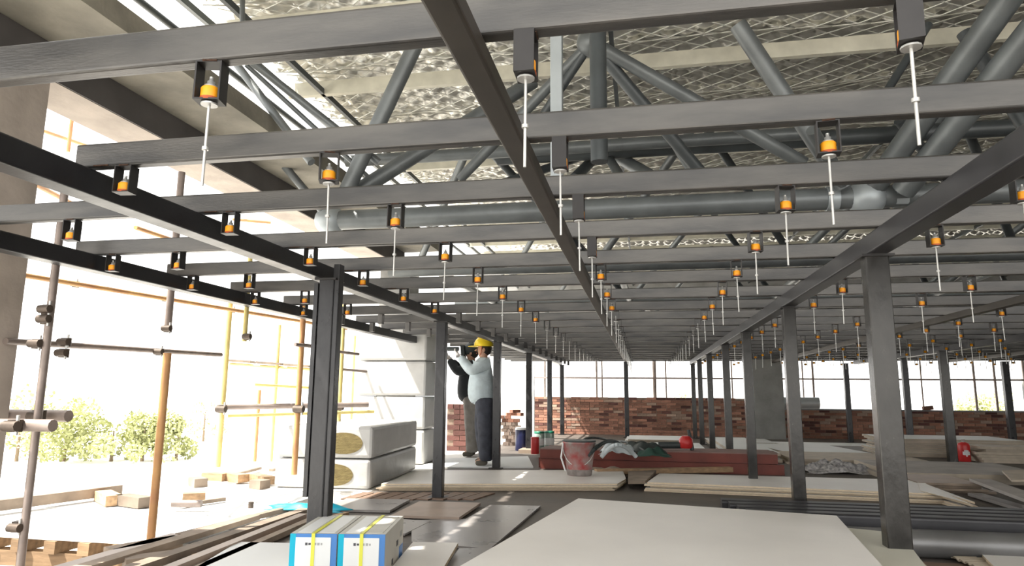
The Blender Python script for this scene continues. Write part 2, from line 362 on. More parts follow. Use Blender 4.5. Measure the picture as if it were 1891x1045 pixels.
# ---------------------------------------------------------------- hangers
def hanger_proto(kind, o=Vector((0, 0, 0))):
    t = thing('spring_hanger', (0, 0, 0), 'x', 'hanger')
    bm_ = brk_m if kind != 'grey' else brkg_m
    mb = MB(); w, h, d, k = 0.032, 0.1, 0.023, 0.004
    mb.box(-w, w, -d, d, -k, 0); mb.box(-w, -w + k, -d, d, -h, -k); mb.box(w - k, w, -d, d, -h, -k); mb.box(-w + k, w - k, -d, d, -h, -h + k)
    mb.build('bracket', bm_, t, org=(0, 0, 0))
    MB().tube((-0.015, -d, 0.0), (0.02, -d, 0.0), 0.003, 5).build('weld', weld_m, t, org=(0, 0, 0))
    if kind != 'bare' and kind != 'grey':
        MB().lathe((0, 0, 0), [(0.021, -0.097), (0.0225, -0.09), (0.0225, -0.066), (0.019, -0.062)], 14).build('orange_cup', cup_m, t, org=(0, 0, 0))
        MB().lathe((0, 0, 0), [(0.024, -0.098), (0.024, -0.090)], 14).build('rubber_ring', ring_m, t, org=(0, 0, 0))
        MB().lathe((0, 0, 0), [(0.016, -0.062), (0.016, -0.057), (0.0095, -0.057), (0.0095, -0.046), (0.005, -0.046), (0.005, -0.034)], 10).build('top_nut', zinc_m, t, org=(0, 0, 0))
    if kind in ('rod', 'bare'):
        MB().lathe((0, 0, 0), [(0.02, -0.107), (0.02, -0.103)], 12).build('washer', zinc_m, t, org=(0, 0, 0))
        r = MB().tube((0, 0, -0.312), (0, 0, -0.05), 0.0036, 7).build('threaded_rod', zinc_m, t, org=(0, 0, 0))
        MB().lathe((0, 0, 0), [(0.0085, -0.222), (0.0085, -0.214)], 6).build('nut', zinc_m, r, org=(0, 0, 0))
    return t
PR = {}
used = set()
def far_mesh(kind):                     # hangers too far for separate parts: bracket, cup and rod in one small mesh
    mb = MB(); w, h, d, k = 0.032, 0.1, 0.023, 0.004
    mb.box(-w, w, -d, d, -k, 0); mb.box(-w, -w + k, -d, d, -h, -k); mb.box(w - k, w, -d, d, -h, -k); mb.box(-w + k, w - k, -d, d, -h, -h + k)
    if kind == 'rod': mb.mi = 1; mb.lathe((0, 0, 0), [(0.024, -0.098), (0.0235, -0.063), (0.01, -0.06)], 8)
    if kind != 'grey': mb.mi = 2; mb.tube((0, 0, -0.312), (0, 0, -0.05), 0.005, 5)
    return mb.mesh('spring_hanger', [brk_m, cup_m, zinc_m], Vector((0, 0, 0)))
FM = {}
def copy_tree(o, parent=None):
    c = o.copy(); COL.objects.link(c)
    if parent: c.parent = parent
    for ch in list(o.children): copy_tree(ch, c)
    return c
ROWS = [(-3.10, 'L1', 'along the leftmost edge beam'), (-2.66, 'L2', 'in the bay left of the left posts'), (-1.82, 'L3', 'just inside the left post beam'),
        (-1.03, 'C1', 'midway between left post beam and centre beam'), (-0.24, 'C2', 'close to the slim centre beam'), (0.55, 'C3', 'left of the right-hand post beam'),
        (1.38, 'R1', 'just right of the right-hand post beam'), (2.18, 'R2', 'second row right of the right-hand posts'), (2.9, 'R3', 'third row right of the right-hand posts'),
        (3.8, 'R4', 'fourth row right of the right-hand posts'), (4.6, 'R5', 'fifth row right of the right-hand posts'), (5.4, 'R6', 'sixth row right of the right-hand posts'),
        (6.2, 'R7', 'seventh row right of the right-hand posts'), (7.0, 'R8', 'eighth row right of the right-hand posts'), (7.8, 'R9', 'ninth row right of the right-hand posts')]
for ri, (X, rn, rt) in enumerate(ROWS):
    for i, y in enumerate(JY):
        if X / y > 0.54 or X / y < -1.06: continue
        if rn == 'L1' and (i > 8 or i < 2): continue
        if rn == 'L2' and (i > 10 or i < 2): continue
        if rn == 'L3' and i < 1: continue
        xx = X + (0.006 * i if rn == 'C3' else 0)
        if rn == 'R3' : xx = 3.12
        yy = y - 0.022
        left = rn[0] == 'L'
        far = y > 9.2
        if left: kind = 'cup' if i <= 6 else 'grey'
        elif rn in ('C1', 'C2', 'C3') and i > (7 if rn == 'C1' else 6 if rn == 'C2' else 7): kind = 'bare'
        else: kind = 'rod'
        rz = 0.0
        if rn == 'C2' and i < 4: rz = math.pi / 2
        elif rn == 'C3' and i == 0: rz = math.pi / 2 - 0.25
        elif left and i > 6: rz = math.pi / 2
        else: rz = random.uniform(-0.12, 0.12) + (0.5 if (rn, i) in (('C1', 0), ('C1', 1)) else 0) * (0.5)
        nm = {'rod': 'orange hanger with rod', 'cup': 'short orange hanger', 'grey': 'plain steel bracket', 'bare': 'dark bracket with rod'}[kind]
        label = '%s on %s joist, %s' % (nm, ORD[i], rt)
        if not far:
            if kind not in PR: PR[kind] = hanger_proto(kind); t = PR[kind]
            else: t = copy_tree(PR[kind])
        else:
            fk = kind if kind != 'cup' else 'grey'
            if fk not in FM: FM[fk] = far_mesh(fk)
            t = bpy.data.objects.new('spring_hanger', FM[fk]); COL.objects.link(t); t['category'] = 'hanger'
        t.location = (xx, yy, H); t.rotation_euler = (random.uniform(-0.02, 0.02), random.uniform(-0.02, 0.02), rz)
        t['label'] = label; t['group'] = 'spring hangers under the joists'

# ---------------------------------------------------------------- roof truss pipes
tr = thing('roof_truss', (1.0, 6.0, 1.6), 'grey tubular space frame of the roof above the joists', 'truss')
def strut(a, b, r, m=pipe_m, name='strut', n=14):
    return MB().tube(a, b, r, n).build(name, m, tr)
zc = 1.75
c0 = pz(600, 402, zc); c1 = pz(1900, 358, zc); CY = (c0.y + c1.y) / 2
strut((c0.x - 0.1, CY, zc), (12, CY, zc), 0.10, name='bottom_chord', n=20)
nd = py(1600, 365, CY); nd.z = zc
MB().tube((nd.x - 0.34, CY, zc), (nd.x - 0.24, CY, zc), 0.112, 18).build('sleeve', duct_m, tr)
MB().tube((nd.x + 0.22, CY, zc), (nd.x + 0.32, CY, zc), 0.112, 6).build('sleeve', duct_m, tr)
MB().ball((nd.x, CY, zc), 0.17, 16, 10).build('node_ball', duct_m, tr)
MB().tube((nd.x - 0.24, CY, zc), (nd.x + 0.2, CY, zc), 0.09, 14).build('cone', duct_m, tr)
ln = Vector((c0.x, CY, zc)); MB().ball(ln, 0.16, 16, 10).build('node_ball', duct_m, tr)
def pq(x, y, z): return pz(x, y, z)
strut(pq(640, 352, 1.8), pq(778, 60, 3.2), 0.072)
strut(pq(662, 352, 1.85), pq(985, 150, 3.1), 0.075)
N1 = pq(1092, 78, 3.05); MB().ball(N1, 0.13, 14, 8).build('node_ball', pipe_m, tr)
strut(N1, pq(1485, 302, 2.0), 0.06)
strut(N1, pq(1300, 325, 2.0), 0.055, piped_m)
strut(N1, pq(985, 240, 2.4), 0.04, piped_m)
strut(N1, pq(850, 330, 2.1), 0.05)
v0 = py(1104, 90, 4.6); strut(Vector((v0.x, 4.6, 3.1)), Vector((v0.x, 4.6, 1.62)), 0.062, piped_m)
v1 = py(1028, 90, 4.3)
MB().rbox(v1.x - 0.04, v1.x + 0.04, 4.26, 4.34, 1.35, 3.1, 0.006, 'Z').build('hanger_post', duct_m, tr)
N2 = pq(1115, 275, 3.0); MB().ball(N2, 0.13, 14, 8).build('node_ball', pipe_m, tr)
strut(N2, pq(1060, 330, 2.3), 0.06, piped_m); strut(N2, pq(930, 338, 2.3), 0.05, piped_m); strut(N2, pq(1210, 330, 2.2), 0.07); strut(N2, pq(1150, 335, 2.0), 0.05, piped_m)
strut(pq(1362, 45, 3.2), pq(1560, 345, 1.8), 0.075)
strut(pq(1870, -15, 2.9), nd, 0.10); strut(pq(1935, 20, 2.7), pq(1668, 352, 1.75), 0.10)
strut(pq(1715, 45, 3.2), pq(1640, 165, 2.6), 0.035, piped_m)
strut(pq(1500, 240, 2.1), pq(1560, 345, 1.8), 0.05); strut(pq(1240, 250, 2.6), pq(1290, 330, 2.0), 0.06)
strut(pq(1660, 222, 2.7), pq(1760, 345, 2.2), 0.05, piped_m); strut(pq(1780, 60, 3.1), pq(1905, 250, 2.1), 0.06, piped_m)
a = pq(640, 298, 2.7); strut(a, Vector((a.x + 5.2, a.y, 2.7)), 0.07)
a = pq(1420, 262, 2.7); strut(Vector((a.x - 3, a.y, 2.7)), Vector((a.x + 8, a.y, 2.7)), 0.09, piped_m)
for (x0, y0, z0, x1, y1, z1, r) in ((438, 120, 2.9, 575, 300, 1.9, .035), (455, 120, 2.9, 700, 345, 1.9, .022), (462, 112, 2.9, 700, 300, 2.1, .035), (1330 / 3 + 4, -20, 3.2, 448, 60, 2.7, .02), (520, 300, 2.3, 600, 395, 1.8, .04)):
    strut(pq(x0, y0, z0), pq(x1, y1, z1), r)
strut((-3.85, 0.5, 3.05), (-3.85, 16, 3.05), 0.03, piped_m)
# deeper bays of the frame, seen in the slots between the joists
for k, Y in enumerate((9.2, 12.8, 16.2)):
    strut((-3.6, Y, zc), (12, Y, zc), 0.09, name='bottom_chord', n=12)
    for q in range(6):
        x = -3.2 + 2.6 * q + 0.4 * k
        strut((x, Y, zc), (x + 1.3, Y - 1.8, 3.05), 0.05, n=8); strut((x + 2.6, Y, zc), (x + 1.3, Y - 1.8, 3.05), 0.05, piped_m, n=8)
        strut((x, Y, zc), (x - 0.1, Y - 3.4, zc), 0.06, n=8) if k else None

# ---------------------------------------------------------------- brick walls
def brick_wall(name, x0, x1, y, z0, z1, rows, bm_, rag=0.0, thick=0.22):
    zt = z0 + (z1 - z0)
    w = MB().box(x0, x1, y + 0.012, y + thick, z0, z1 - 0.02).build(name, mortar_m, kind='structure')
    bh = (z1 - z0) / rows; bl = 0.235
    bh_ = bh - 0.01
    me = MB().box(-0.112, 0.112, 0, 0.1, 0, bh_).mesh('brick', bm_, Vector((0, 0, 0)))
    hm = MB().box(-0.052, 0.052, 0, 0.1, 0, bh_).mesh('brick', bm_, Vector((0, 0, 0)))
    alts = [me, me, me]
    if bm_ is brick_m: alts = [me, me, MB().box(-0.112, 0.112, 0, 0.1, 0, bh_).mesh('brick', brickp_m, Vector((0, 0, 0))), me, MB().box(-0.112, 0.112, 0, 0.1, 0, bh_).mesh('brick', brickd_m, Vector((0, 0, 0)))]
    cnt = 0; rest = MB(); order = []
    for r in range(rows):
        n = int((x1 - x0) / bl) + 1
        for k in range(n):
            x = x0 + (k + (0.5 if r % 2 else 0.0)) * bl + 0.117
            if x + 0.112 > x1 + 0.02: continue
            order.append((-r, x, z0 + r * bh, r))
    order.sort()
    org = WL[w.name]
    for (_, x, z, r) in order:
        if r == rows - 1 and random.random() < rag: continue
        dy = random.uniform(-0.012, 0.004); head = random.random() < 0.12
        if cnt < 300:
            b = bpy.data.objects.new('brick', hm if head else random.choice(alts)); COL.objects.link(b); b.parent = w
            b.location = Vector((x, y + dy, z)) - org; b.rotation_euler = (0, 0, random.uniform(-0.02, 0.02)); cnt += 1
            if head:
                b2 = bpy.data.objects.new('brick', hm); COL.objects.link(b2); b2.parent = w
                b.location.x -= 0.06; b2.location = b.location + Vector((0.118, random.uniform(-0.006, 0.006), 0)); cnt += 1
        else: rest.box(x - 0.112, x + 0.112, y + dy, y + dy + 0.1, z, z + bh_)
    if rest.v: rest.build('brick', bm_, w, kind='stuff')
    return w
WY = 17.25
xl = py(978, 780, WY).x; xm = py(1388, 780, WY).x; xr0 = py(1446, 780, WY).x
zt1 = py(1180, 733, WY).z; zt2 = py(1600, 757, WY).z
brick_wall('wall_back', xl, xm, WY, FZ, zt1, 14, brick_m, 0.1)
brick_wall('wall_right', xr0, 10.5, WY, FZ, zt2, 10, brick_m, 0.05)
a = py(826, 745, 11.6); b = py(868, 745, 11.6)
brick_wall('wall_left', a.x, b.x + 0.05, 11.6, FZ, a.z, 9, brickd_m, 0.0, 0.24)
MB().box(xr0, 10.5, WY - 0.03, WY + 0.24, zt2 - 0.02, zt2 + 0.012).build('trim_3', concg_m, kind='structure')
# loose brick pile right of the workers
pc = pz(948, 822, FZ)
for k in range(26):
    lay = k // 3; i = k % 3
    p = Vector((pc.x - 0.14 + 0.13 * (lay % 2) * 0.4 + i * 0.12 - 0.012 * lay, pc.y + random.uniform(-0.03, 0.03), FZ + lay * 0.063))
    MB().obox(p + Vector((0, 0, 0.03)), (0.054, 0.01, 0), (-0.015, 0.11, 0), (0, 0, 0.03)).build('loose_brick', bricky_m if lay < 7 else brick_m, label='loose dusty brick in the pile behind the thin post, %s layer, %s' % (ORD[lay], ('left', 'middle', 'right')[i]), cat='brick', group='bricks of the small pile')
for k, (dx, dz, rz) in enumerate(((-0.05, 0.6, 0.4), (0.09, 0.6, -0.5), (0.03, 0.66, 0.9))):
    pp = pc + Vector((dx, 0, 0)); pp.z = FZ + 9 * 0.063 - 0.005 + (0.06 if k == 2 else 0.0)
    c_, s_ = math.cos(rz), math.sin(rz)
    MB().obox(pp + Vector((0, 0, 0.028)), (0.1 * c_, 0.1 * s_, 0), (-0.05 * s_, 0.05 * c_, 0), (0, 0, 0.028)).build('loose_brick', brick_m, label=['sunlit orange brick lying left on top of the brick pile', 'sunlit orange brick lying right on top of the brick pile', 'topmost sunlit brick of the small brick pile'][k], cat='brick', group='bricks of the small pile')
p = py(1716, 755, WY)
MB().obox((p.x, WY + 0.08, zt2 + 0.058), (0.11, 0.02, 0.01), (0, 0.05, 0), (-0.005, 0, 0.045)).build('loose_brick', brick_m, label='single brick standing on top of the right brick wall', cat='brick')
# white wall panel seen between the workers and the brick wall
a = py(955, 700, 14.9); b = py(984, 700, 14.9)
MB().box(a.x - 0.5, b.x + 0.03, 14.9, 15.0, FZ, 0.62).build('wall_panel', white_m, label='tall white panel behind the brick pile', cat='panel')
# grey duct lying on the wall outside
p = py(1470, 744, 18.4); q = py(1512, 744, 18.4)
MB().tube((p.x - 0.5, 18.4, p.z), (q.x, 18.4, p.z), 0.15, 20).build('duct', duct_m, label='grey round duct beyond the low brick wall right of the column', cat='duct')
MB().tube((p.x - 0.4, 18.4, -4), (p.x - 0.4, 18.4, p.z - 0.15), 0.05, 8).build('duct_stand', duct_m, label='stand below the grey round duct outside', cat='stand')

# ---------------------------------------------------------------- scaffolding
scn = [0]
def pole(a, b, m, label, r=0.024):
    return MB().tube(a, b, r, 10).build('scaffold_pole', m, label=label, cat='scaffold pole', group='scaffold poles')
def coupler(p, label, parent=None, s=1.0):
    s *= 0.78
    p = Vector(p); t = thing('scaffold_coupler', p, label, 'coupler', 'scaffold couplers')
    MB().tube(p - Vector((0, 0, 0.035 * s)), p + Vector((0, 0, 0.035 * s)), 0.038 * s, 10).build('collar', coup_m, t)
    MB().tube(p + Vector((-0.02, -0.05, 0)) * s, p + Vector((0.07, -0.05, 0)) * s, 0.03 * s, 8).build('swivel_collar', coup_m, t)
    MB().tube(p + Vector((0.045, -0.03, -0.05)) * s, p + Vector((0.045, -0.03, 0.06)) * s, 0.009 * s, 6).build('bolt', zinc_m, t)
    return t
def vpole(x0, y0, x1, y1, Y, m, label, r=0.024):
    a = py(x0, y0, Y); b = py(x1, y1, Y); b.x = a.x = (a.x + b.x) / 2
    return pole((a.x, Y, a.z), (a.x, Y, b.z), m, label, r)
P1Y = 3.25
vpole(122, 350, 33, 1060, P1Y, scaf_m, 'thick grey scaffold upright nearest the left concrete column', 0.021)
coupler(py(88, 572, P1Y), 'upper coupler of a pair clamped on the leftmost grey upright'); coupler(py(86, 590, P1Y), 'lower coupler of a pair clamped on the leftmost grey upright')
coupler(py(70, 635, P1Y), 'coupler where the leftmost upright meets the long rail'); coupler(py(33, 972, P1Y), 'low coupler near the foot of leftmost upright')
vpole(315, 652, 272, 1000, 4.15, scafy_m, 'rust-orange scaffold upright standing on the white platform boards', 0.027)
vpole(337, 318, 308, 612, 4.6, scaf_m, 'pale upright ending in a coupler above the rust-orange upright', 0.027)
coupler(py(310, 607, 4.6), 'coupler at the lower end of the pale hanging upright')
vpole(458, 470, 456, 630, 5.2, scafb_m, 'yellow upright ending in mid-air left of nearest left post', 0.02); coupler(py(457, 622, 5.2), 'coupler at the lower end of the yellow hanging upright')
a = py(10, 630, P1Y + 0.1); b = py(408, 655, 5.7); pole(a, b, scaf_m, 'long grey rail running right from the leftmost upright', 0.02)
coupler(py(122, 632, 3.65), 'coupler on the long grey rail right of the leftmost upright'); coupler(py(295, 650, 4.75), 'coupler on the long grey rail above the rust-orange upright')
coupler(py(118, 652, 3.65), 'coupler hanging just beneath the long grey rail')
a = py(30, 506, 4.1); b = py(640, 607, 9.0); pole(a, b, scafy_m, 'thin rusty rail sloping away below the edge beam', 0.02)
for (x, y, Y, nm) in ((140, 525, 4.7, 'left'), (305, 552, 5.7, 'middle'), (430, 573, 6.7, 'right')): coupler(py(x, y, Y), 'small coupler on the %s part of the thin rusty rail' % nm, s=0.9)
vpole(425, 560, 402, 862, 6.6, scafb_m, 'yellow scaffold upright left of the nearest left post, with boards at its foot', 0.03)
vpole(566, 560, 538, 876, 6.4, scafy_m, 'orange scaffold upright close left of the nearest left post', 0.03)
vpole(638, 560, 622, 800, 8.0, scafb_m, 'yellow scaffold upright close right of the nearest left post', 0.028)
vpole(517, 600, 500, 852, 8.77, scafb_m, 'pale yellow upright midway between two nearer uprights', 0.024)
vpole(480, 720, 470, 852, 8.2, scafy_m, 'short thin orange upright left of pale yellow upright', 0.022)
vpole(655, 620, 648, 800, 9.6, scafb_m, 'thin pale yellow upright beside the white bales', 0.02)
a = py(400, 752, 6.5); b = py(680, 747, 7.5); pole(a, b, scaf_m, 'brown rail at waist height crossing behind the nearest left post', 0.03)
a = py(420, 768, 6.7); b = py(690, 760, 8.1); pole(a, b, scafb_m, 'pale lower rail under the brown waist-high rail', 0.02)
coupler(py(410, 755, 6.5), 'coupler joining waist-high rail to the yellow upright', s=1.5); coupler(py(552, 755, 6.38), 'coupler joining waist-high rail to the orange upright', s=1.5); coupler(py(627, 752, 7.6), 'coupler joining waist-high rail to the right yellow upright', s=1.3)
for (x0, y0, Y0, x1, y1, Y1, lb_) in ((545, 636, 6.3, 605, 642, 6.7, 'short dark rail across the orange upright'), (615, 648, 7.8, 662, 654, 8.2, 'short dark rail across the right yellow upright'),
    (610, 680, 8.6, 690, 687, 9.4, 'thin rail on the right above the bales'), (470, 710, 8.0, 590, 717, 8.8, 'thin pale rail left of nearest post'), (425, 672, 8.78, 600, 684, 8.82, 'far pale rail under walkway slats')):
    pole(py(x0, y0, Y0), py(x1, y1, Y1), scaf_m if 'dark' in lb_ or 'right' in lb_ else scafb_m, lb_, 0.02)
for k, (x, y) in enumerate(((445, 667), (500, 671), (550, 675))):
    p = py(x, y, 8.8); MB().obox(p, (0.16, 0.05, -0.01), (-0.03, 0.12, 0), (0, 0, 0.015)).build('walkway_slat', timg_m, label='brown walkway slat on the far scaffold, %s' % ('left', 'middle', 'right')[k], cat='slat', group='walkway slats of the far scaffold')
a = py(-10, 766, 3.5); b = py(127, 768, 3.5); pole((a.x, 3.5, a.z), (b.x, 3.5, a.z), scaf_m, 'horizontal brown pipe crossing the leftmost upright, upper of two', 0.035)
a = py(-10, 784, 3.15); b = py(98, 785, 3.15); pole((a.x, 3.15, a.z), (b.x, 3.15, a.z), scaf_m, 'horizontal pinkish pipe crossing the leftmost upright, lower of two', 0.033)
coupler(py(72, 768, 3.4), 'coupler at the crossing of upper brown pipe and upright', s=1.2); coupler(py(28, 786, 3.1), 'coupler on the lower pinkish pipe near the frame edge', s=1.2)
for (x0, y0, Y0, x1, y1, Y1, lb_) in ((55, 335, 4.2, 150, 385, 5.2, 'upper rusty rail behind the leftmost upright'), (75, 240, 6, 250, 300, 8, 'high thin rail beyond left column'), (250, 420, 5.2, 345, 452, 6, 'yellowish rail seen beneath the concrete beam'),
    (330, 300, 6.5, 470, 372, 9, 'high thin rail right of the tall upright'), (430, 405, 8, 500, 411, 8.2, 'short pipe poking out under the concrete beam')):
    pole(py(x0, y0, Y0), py(x1, y1, Y1), scafy_m, lb_, 0.02)
vpole(133, 200, 128, 280, 6.2, scafy_m, 'thin upright seen above the left joists', 0.02)
# scaffold beyond the far wall
SY = 18.9
for k, (x, r) in enumerate(((1006, .03), (1102, .025), (1112, .02), (1209, .05), (1230, .02), (1352, .02), (1424, .02), (1483, .02), (1502, .028), (1672 + 30, .018), (1800, .028), (1838, .028), (1893, .03))):
    p = py(x, 710, SY); pole((p.x, SY, -4), (p.x, SY, 2.0), scaf_m, 'far scaffold upright beyond the brick wall, %s from the left' % ORD[k], r)
for k, (y0, y1) in enumerate(((697, 712),)):
    a = py(960, y0, SY - 0.06); b = py(1891, y1, SY - 0.06); pole((a.x, SY - 0.06, a.z), (12, SY - 0.06, a.z - 0.03), scaf_m, 'long far rail crossing the openings above the brick wall', 0.022)
p = py(1886, 700, 21); MB().box(p.x - 0.0, p.x + 0.8, 21, 21.5, -4, 6).build('column', white_m, label='pale blue-white building corner outside at the far right', cat='building')

# ---------------------------------------------------------------- platform at the left
def slab(name, pts, z1, th, mats, label, cat, group=None, ms=None):
    P = [pz(x, y, z1) for x, y in pts]
    mb = MB().slab(P, z1 - th, z1, 0, 1)
    return mb.build(name, [mats, ms if ms else mats], label=label, cat=cat, group=group)
pf0 = pz(20, 985, FZ); pf1 = pz(560, 985, FZ)
PX0 = -7.5
py_front = pz(150, 992, FZ).y
rows_ = [(py_front, 4.62), (4.64, 5.1), (5.13, 5.75), (5.78, 6.5), (6.53, 7.3)]
for k, (y0, y1) in enumerate(rows_):
    MB().box(PX0 + (0.3 * k), (-2.78, -2.78, -2.78, -3.1, -4.5)[k], y0, y1, FZ - 0.03, FZ - 0.005 + 0.006 * k).build('platform_board', white_m, label='white sunlit platform board outside, %s from the front' % ORD[k], cat='board', group='white platform boards')
nb = 13
for k in range(nb):
    x = -6.2 + k * 0.27
    MB().obox((x, py_front + 0.28, FZ - 0.075), (0.045, 0, 0), (0, 0.3, 0), (0, 0, 0.042)).build('timber_bearer', tim_m, label='timber bearer end under the platform, %s from the left' % ORD[k], cat='timber', group='timber bearers under the platform')
MB().box(-7, -2.76, py_front + 0.02, py_front + 0.11, FZ - 0.22, FZ - 0.118).build('ledger', tim_m, label='long pinkish timber ledger under the bearer ends', cat='timber')
for k, x in enumerate((-5.2, -3.9, -3.1)):
    MB().box(x, x + 0.1, py_front + 0.12, py_front + 0.22, -2.3, FZ - 0.118).build('timber_prop', timg_m, label='timber prop standing below the platform, %s' % ('left', 'middle', 'right')[k], cat='timber', group='props below the platform')
def bar(name, x0, y0, x1, y1, z, w, h, m, label, cat='timber', group=None):
    a = pz(x0, y0, z); b = pz(x1, y1, z); d = (b - a); L = d.length; d.normalize(); n = Vector((-d.y, d.x, 0)).normalized()
    return MB().obox((a + b) / 2 - Vector((0, 0, h / 2)), d * L / 2, n * w / 2, (0, 0, h / 2)).build(name, m, label=label, cat=cat, group=group)
Zp = FZ + 0.03
bar('timber', -20, 925, 222, 895, Zp + 0.09, 0.08, 0.085, timg_m, 'long grey timber lying across the sunlit platform')
for k, (x0, y0, x1, y1, m, lb_) in enumerate(((190, 905, 212, 915, tim_m, 'square-cut timber block beside the rust-orange upright'), (225, 912, 270, 918, timg_m, 'brown offcut touching the rust-orange upright'),
    (380, 872, 418, 874, tim_m, 'pale timber block at the foot of the yellow upright'), (420, 872, 450, 876, tim_m, 'orange-brown timber block at foot of the yellow upright'),
    (338, 910, 380, 908, tim_m, 'small ochre block in front of the yellow upright'), (470, 874, 498, 880, tim_m, 'timber offcut at the foot of the orange upright'), (360, 880, 372, 884, timg_m, 'small grey cube beside the pale timber block'), (470, 885, 490, 887, timg_m, 'reddish block on platform left of the nearest post'))):
    bar('timber_block', x0, y0, x1, y1, Zp + 0.07, 0.13, 0.085, m, lb_, 'block')
a = pz(318, 930, Zp + 0.04); b = pz(372, 930, Zp + 0.04)
MB().tube(a, b, 0.03, 12).build('short_pipe', scaf_m, label='short pipe offcut lying on platform with open dark end', cat='pipe')
MB().lathe(pz(463, 938, Zp), [(0.022, 0), (0.022, 0.05)], 10).build('bolt_stub', coup_m, label='small dark stub standing on the white boards', cat='stub')
bar('batten', 330, 930, 415, 918, Zp + 0.02, 0.04, 0.03, timg_m, 'thin dark batten on platform near the ochre block')
bar('batten', 440, 872, 480, 862, Zp + 0.03, 0.05, 0.03, timg_m, 'thin greenish batten behind the timber blocks')
bar('batten', 500, 866, 590, 846, Zp + 0.03, 0.05, 0.03, timg_m, 'dark batten running behind the nearest left post')
# long battens from the platform corner towards the lower left
for k, (x0, y0, x1, y1, z, w, m) in enumerate(((565, 938, 190, 1062, -.93, .09, timg_m), (560, 948, 250, 1070, -.92, .07, bb_m), (590, 950, 330, 1062, -.93, .06, timg_m), (560, 928, 330, 985, -.945, .06, timg_m), (470, 950, 100, 1060, -.94, .1, timg_m), (330, 985, 60, 1062, -.95, .12, bb_m), (640, 945, 420, 1010, -.955, .05, tim_m))):
    bar('long_batten', x0, y0, x1, y1, z, w, 0.035, m, 'long weathered batten at lower left, %s of the bundle' % ORD[k], 'batten', 'long battens at the lower left')
for k, (x0, y0, x1, y1) in enumerate(((200, 1012, 330, 990), (230, 1030, 350, 1015))):
    bar('timber_block', x0, y0, x1, y1, -1.0 + 0.1 * (k == 2) + 0.05, 0.12, 0.09, tim_m if k == 2 else timg_m, 'rough timber at the platform corner, %s' % ('rear', 'front')[k], 'timber')

# ---------------------------------------------------------------- insulation bales
def bale(P0, Px, Py_, z0, z1, label, oval=True, s0=0.24):
    c_ = (P0 + (Px - P0) / 2 + (Py_ - P0) / 2); ex = (Px - P0) / 2; ey = (Py_ - P0) / 2
    t = thing('insulation_bale', (c_.x, c_.y, z0), label, 'bale', 'white wrapped insulation bales')
    mb = MB().obox((c_.x, c_.y, (z0 + z1) / 2), (ex.x, ex.y, 0), (ey.x, ey.y, 0), (0, 0, (z1 - z0) / 2 - 0.004))
    mb.build('wrap', film_m, t, bevel=0.035)
    if oval:
        n = Vector((-ex.x, -ex.y, 0)).normalized(); n = -Vector((-(ey.y), ey.x, 0)).normalized()
        if n.dot(P0 - c_) < 0: n = -n
        d = ey.normalized(); cc = P0 + (Py_ - P0) * s0
        cc = Vector((cc.x, cc.y, (z0 + z1) / 2 - 0.01)) + n * 0.002
        vs = [cc + n * 0.006] + [cc + d * 0.17 * 1.25 * math.copysign(abs(math.cos(t_)) ** 0.9, math.cos(t_)) * (1.0) + Vector((0, 0, 0.11 * math.sin(t_))) + n * 0.004 for t_ in [2 * math.pi * i / 26 for i in range(26)]]
        MB().add(vs, [(0, i + 1, (i + 1) % 26 + 1) for i in range(26)] + [(0, (i + 1) % 26 + 1, i + 1) for i in range(26)]).build('wool_window', wool_m, t, label='oval opening showing yellow-brown wool')
    return t
B0 = pz(683, 905, FZ); B1 = pz(768, 868, FZ); dB = (B1 - B0); perp = Vector((-dB.y, dB.x, 0)).normalized()
if perp.x > 0: perp = -perp
B2 = B0 + perp * 1.05
hB = py(683, 787, B0.y).z - FZ; mB = py(683, 848, B0.y).z - FZ
bale(B0, B1, B2, FZ, FZ + mB, 'lower grey-shaded insulation bale with oval wool window', s0=0.38)
bale(B0 + Vector((0.01, 0, 0)), B1, B2, FZ + mB, FZ + hB, 'upper grey-shaded insulation bale with oval wool window', s0=0.3)
w0 = py(655, 800, 9.25); w1 = py(784, 800, 9.25); lv = [FZ, -0.4, 0.0, 0.42, 0.84]
zz = py(700, 731, 9.25).z
for k, (z0, z1) in enumerate(((FZ, -0.52), (-0.52, zz), (zz, zz + 0.5), (zz + 0.5, zz + 1.0))):
    bale(Vector((w1.x, 9.25, 0)), Vector((w1.x, 9.85, 0)), Vector((w0.x, 9.25, 0)), z0, z1, 'bright white wrapped bale of the tall stack, %s from the floor' % ORD[k], oval=False)

# ---------------------------------------------------------------- boards on the floor
def stack(pts, ztop, n, th, label, group, jit=0.02, top=wb_m, edge=we_m, name='board'):
    base = [pz(x, y, ztop) for x, y in pts]
    for k in range(n):
        z1 = ztop - k * th; off = Vector((random.uniform(-jit, jit), random.uniform(-jit, jit) * 0.6, 0)) if k else Vector((0, 0, 0))
        mb = MB().slab([p + off for p in base], z1 - th + 0.002, z1, 0, 1)
        mb.build(name, [top, edge], label='%s, %s' % (label, 'topmost sheet' if k == 0 else '%s sheet down' % ORD[k]), cat='board', group=group)
stack([(1068, 920), (1545, 952), (1712, 1135), (692, 1135)], -0.66, 2, 0.022, 'large white board of the front stack in the foreground', 'front stack of large white boards', 0.004)
stack([(1078, 926), (1490, 957), (1480, 1100), (760, 1120)], -0.706, 4, 0.022, 'lower white board beneath the big foreground board', 'lower boards of the front stack', 0.004)
MB().slab([pz(x, y, -0.80) for x, y in ((1090, 952), (1480, 978), (1640, 1120), (760, 1120))], FZ, -0.797).build('pallet', timg_m, label='timber pallet under the large white front stack', cat='pallet')
stack([(1560, 974), (1672, 985), (1676, 1001), (1740, 1085), (1640, 1130), (1500, 1100)], -0.706, 3, 0.018, 'smaller cream board beneath the big board at its right', 'cream boards at the right of the front stack', 0.012, cream_m)
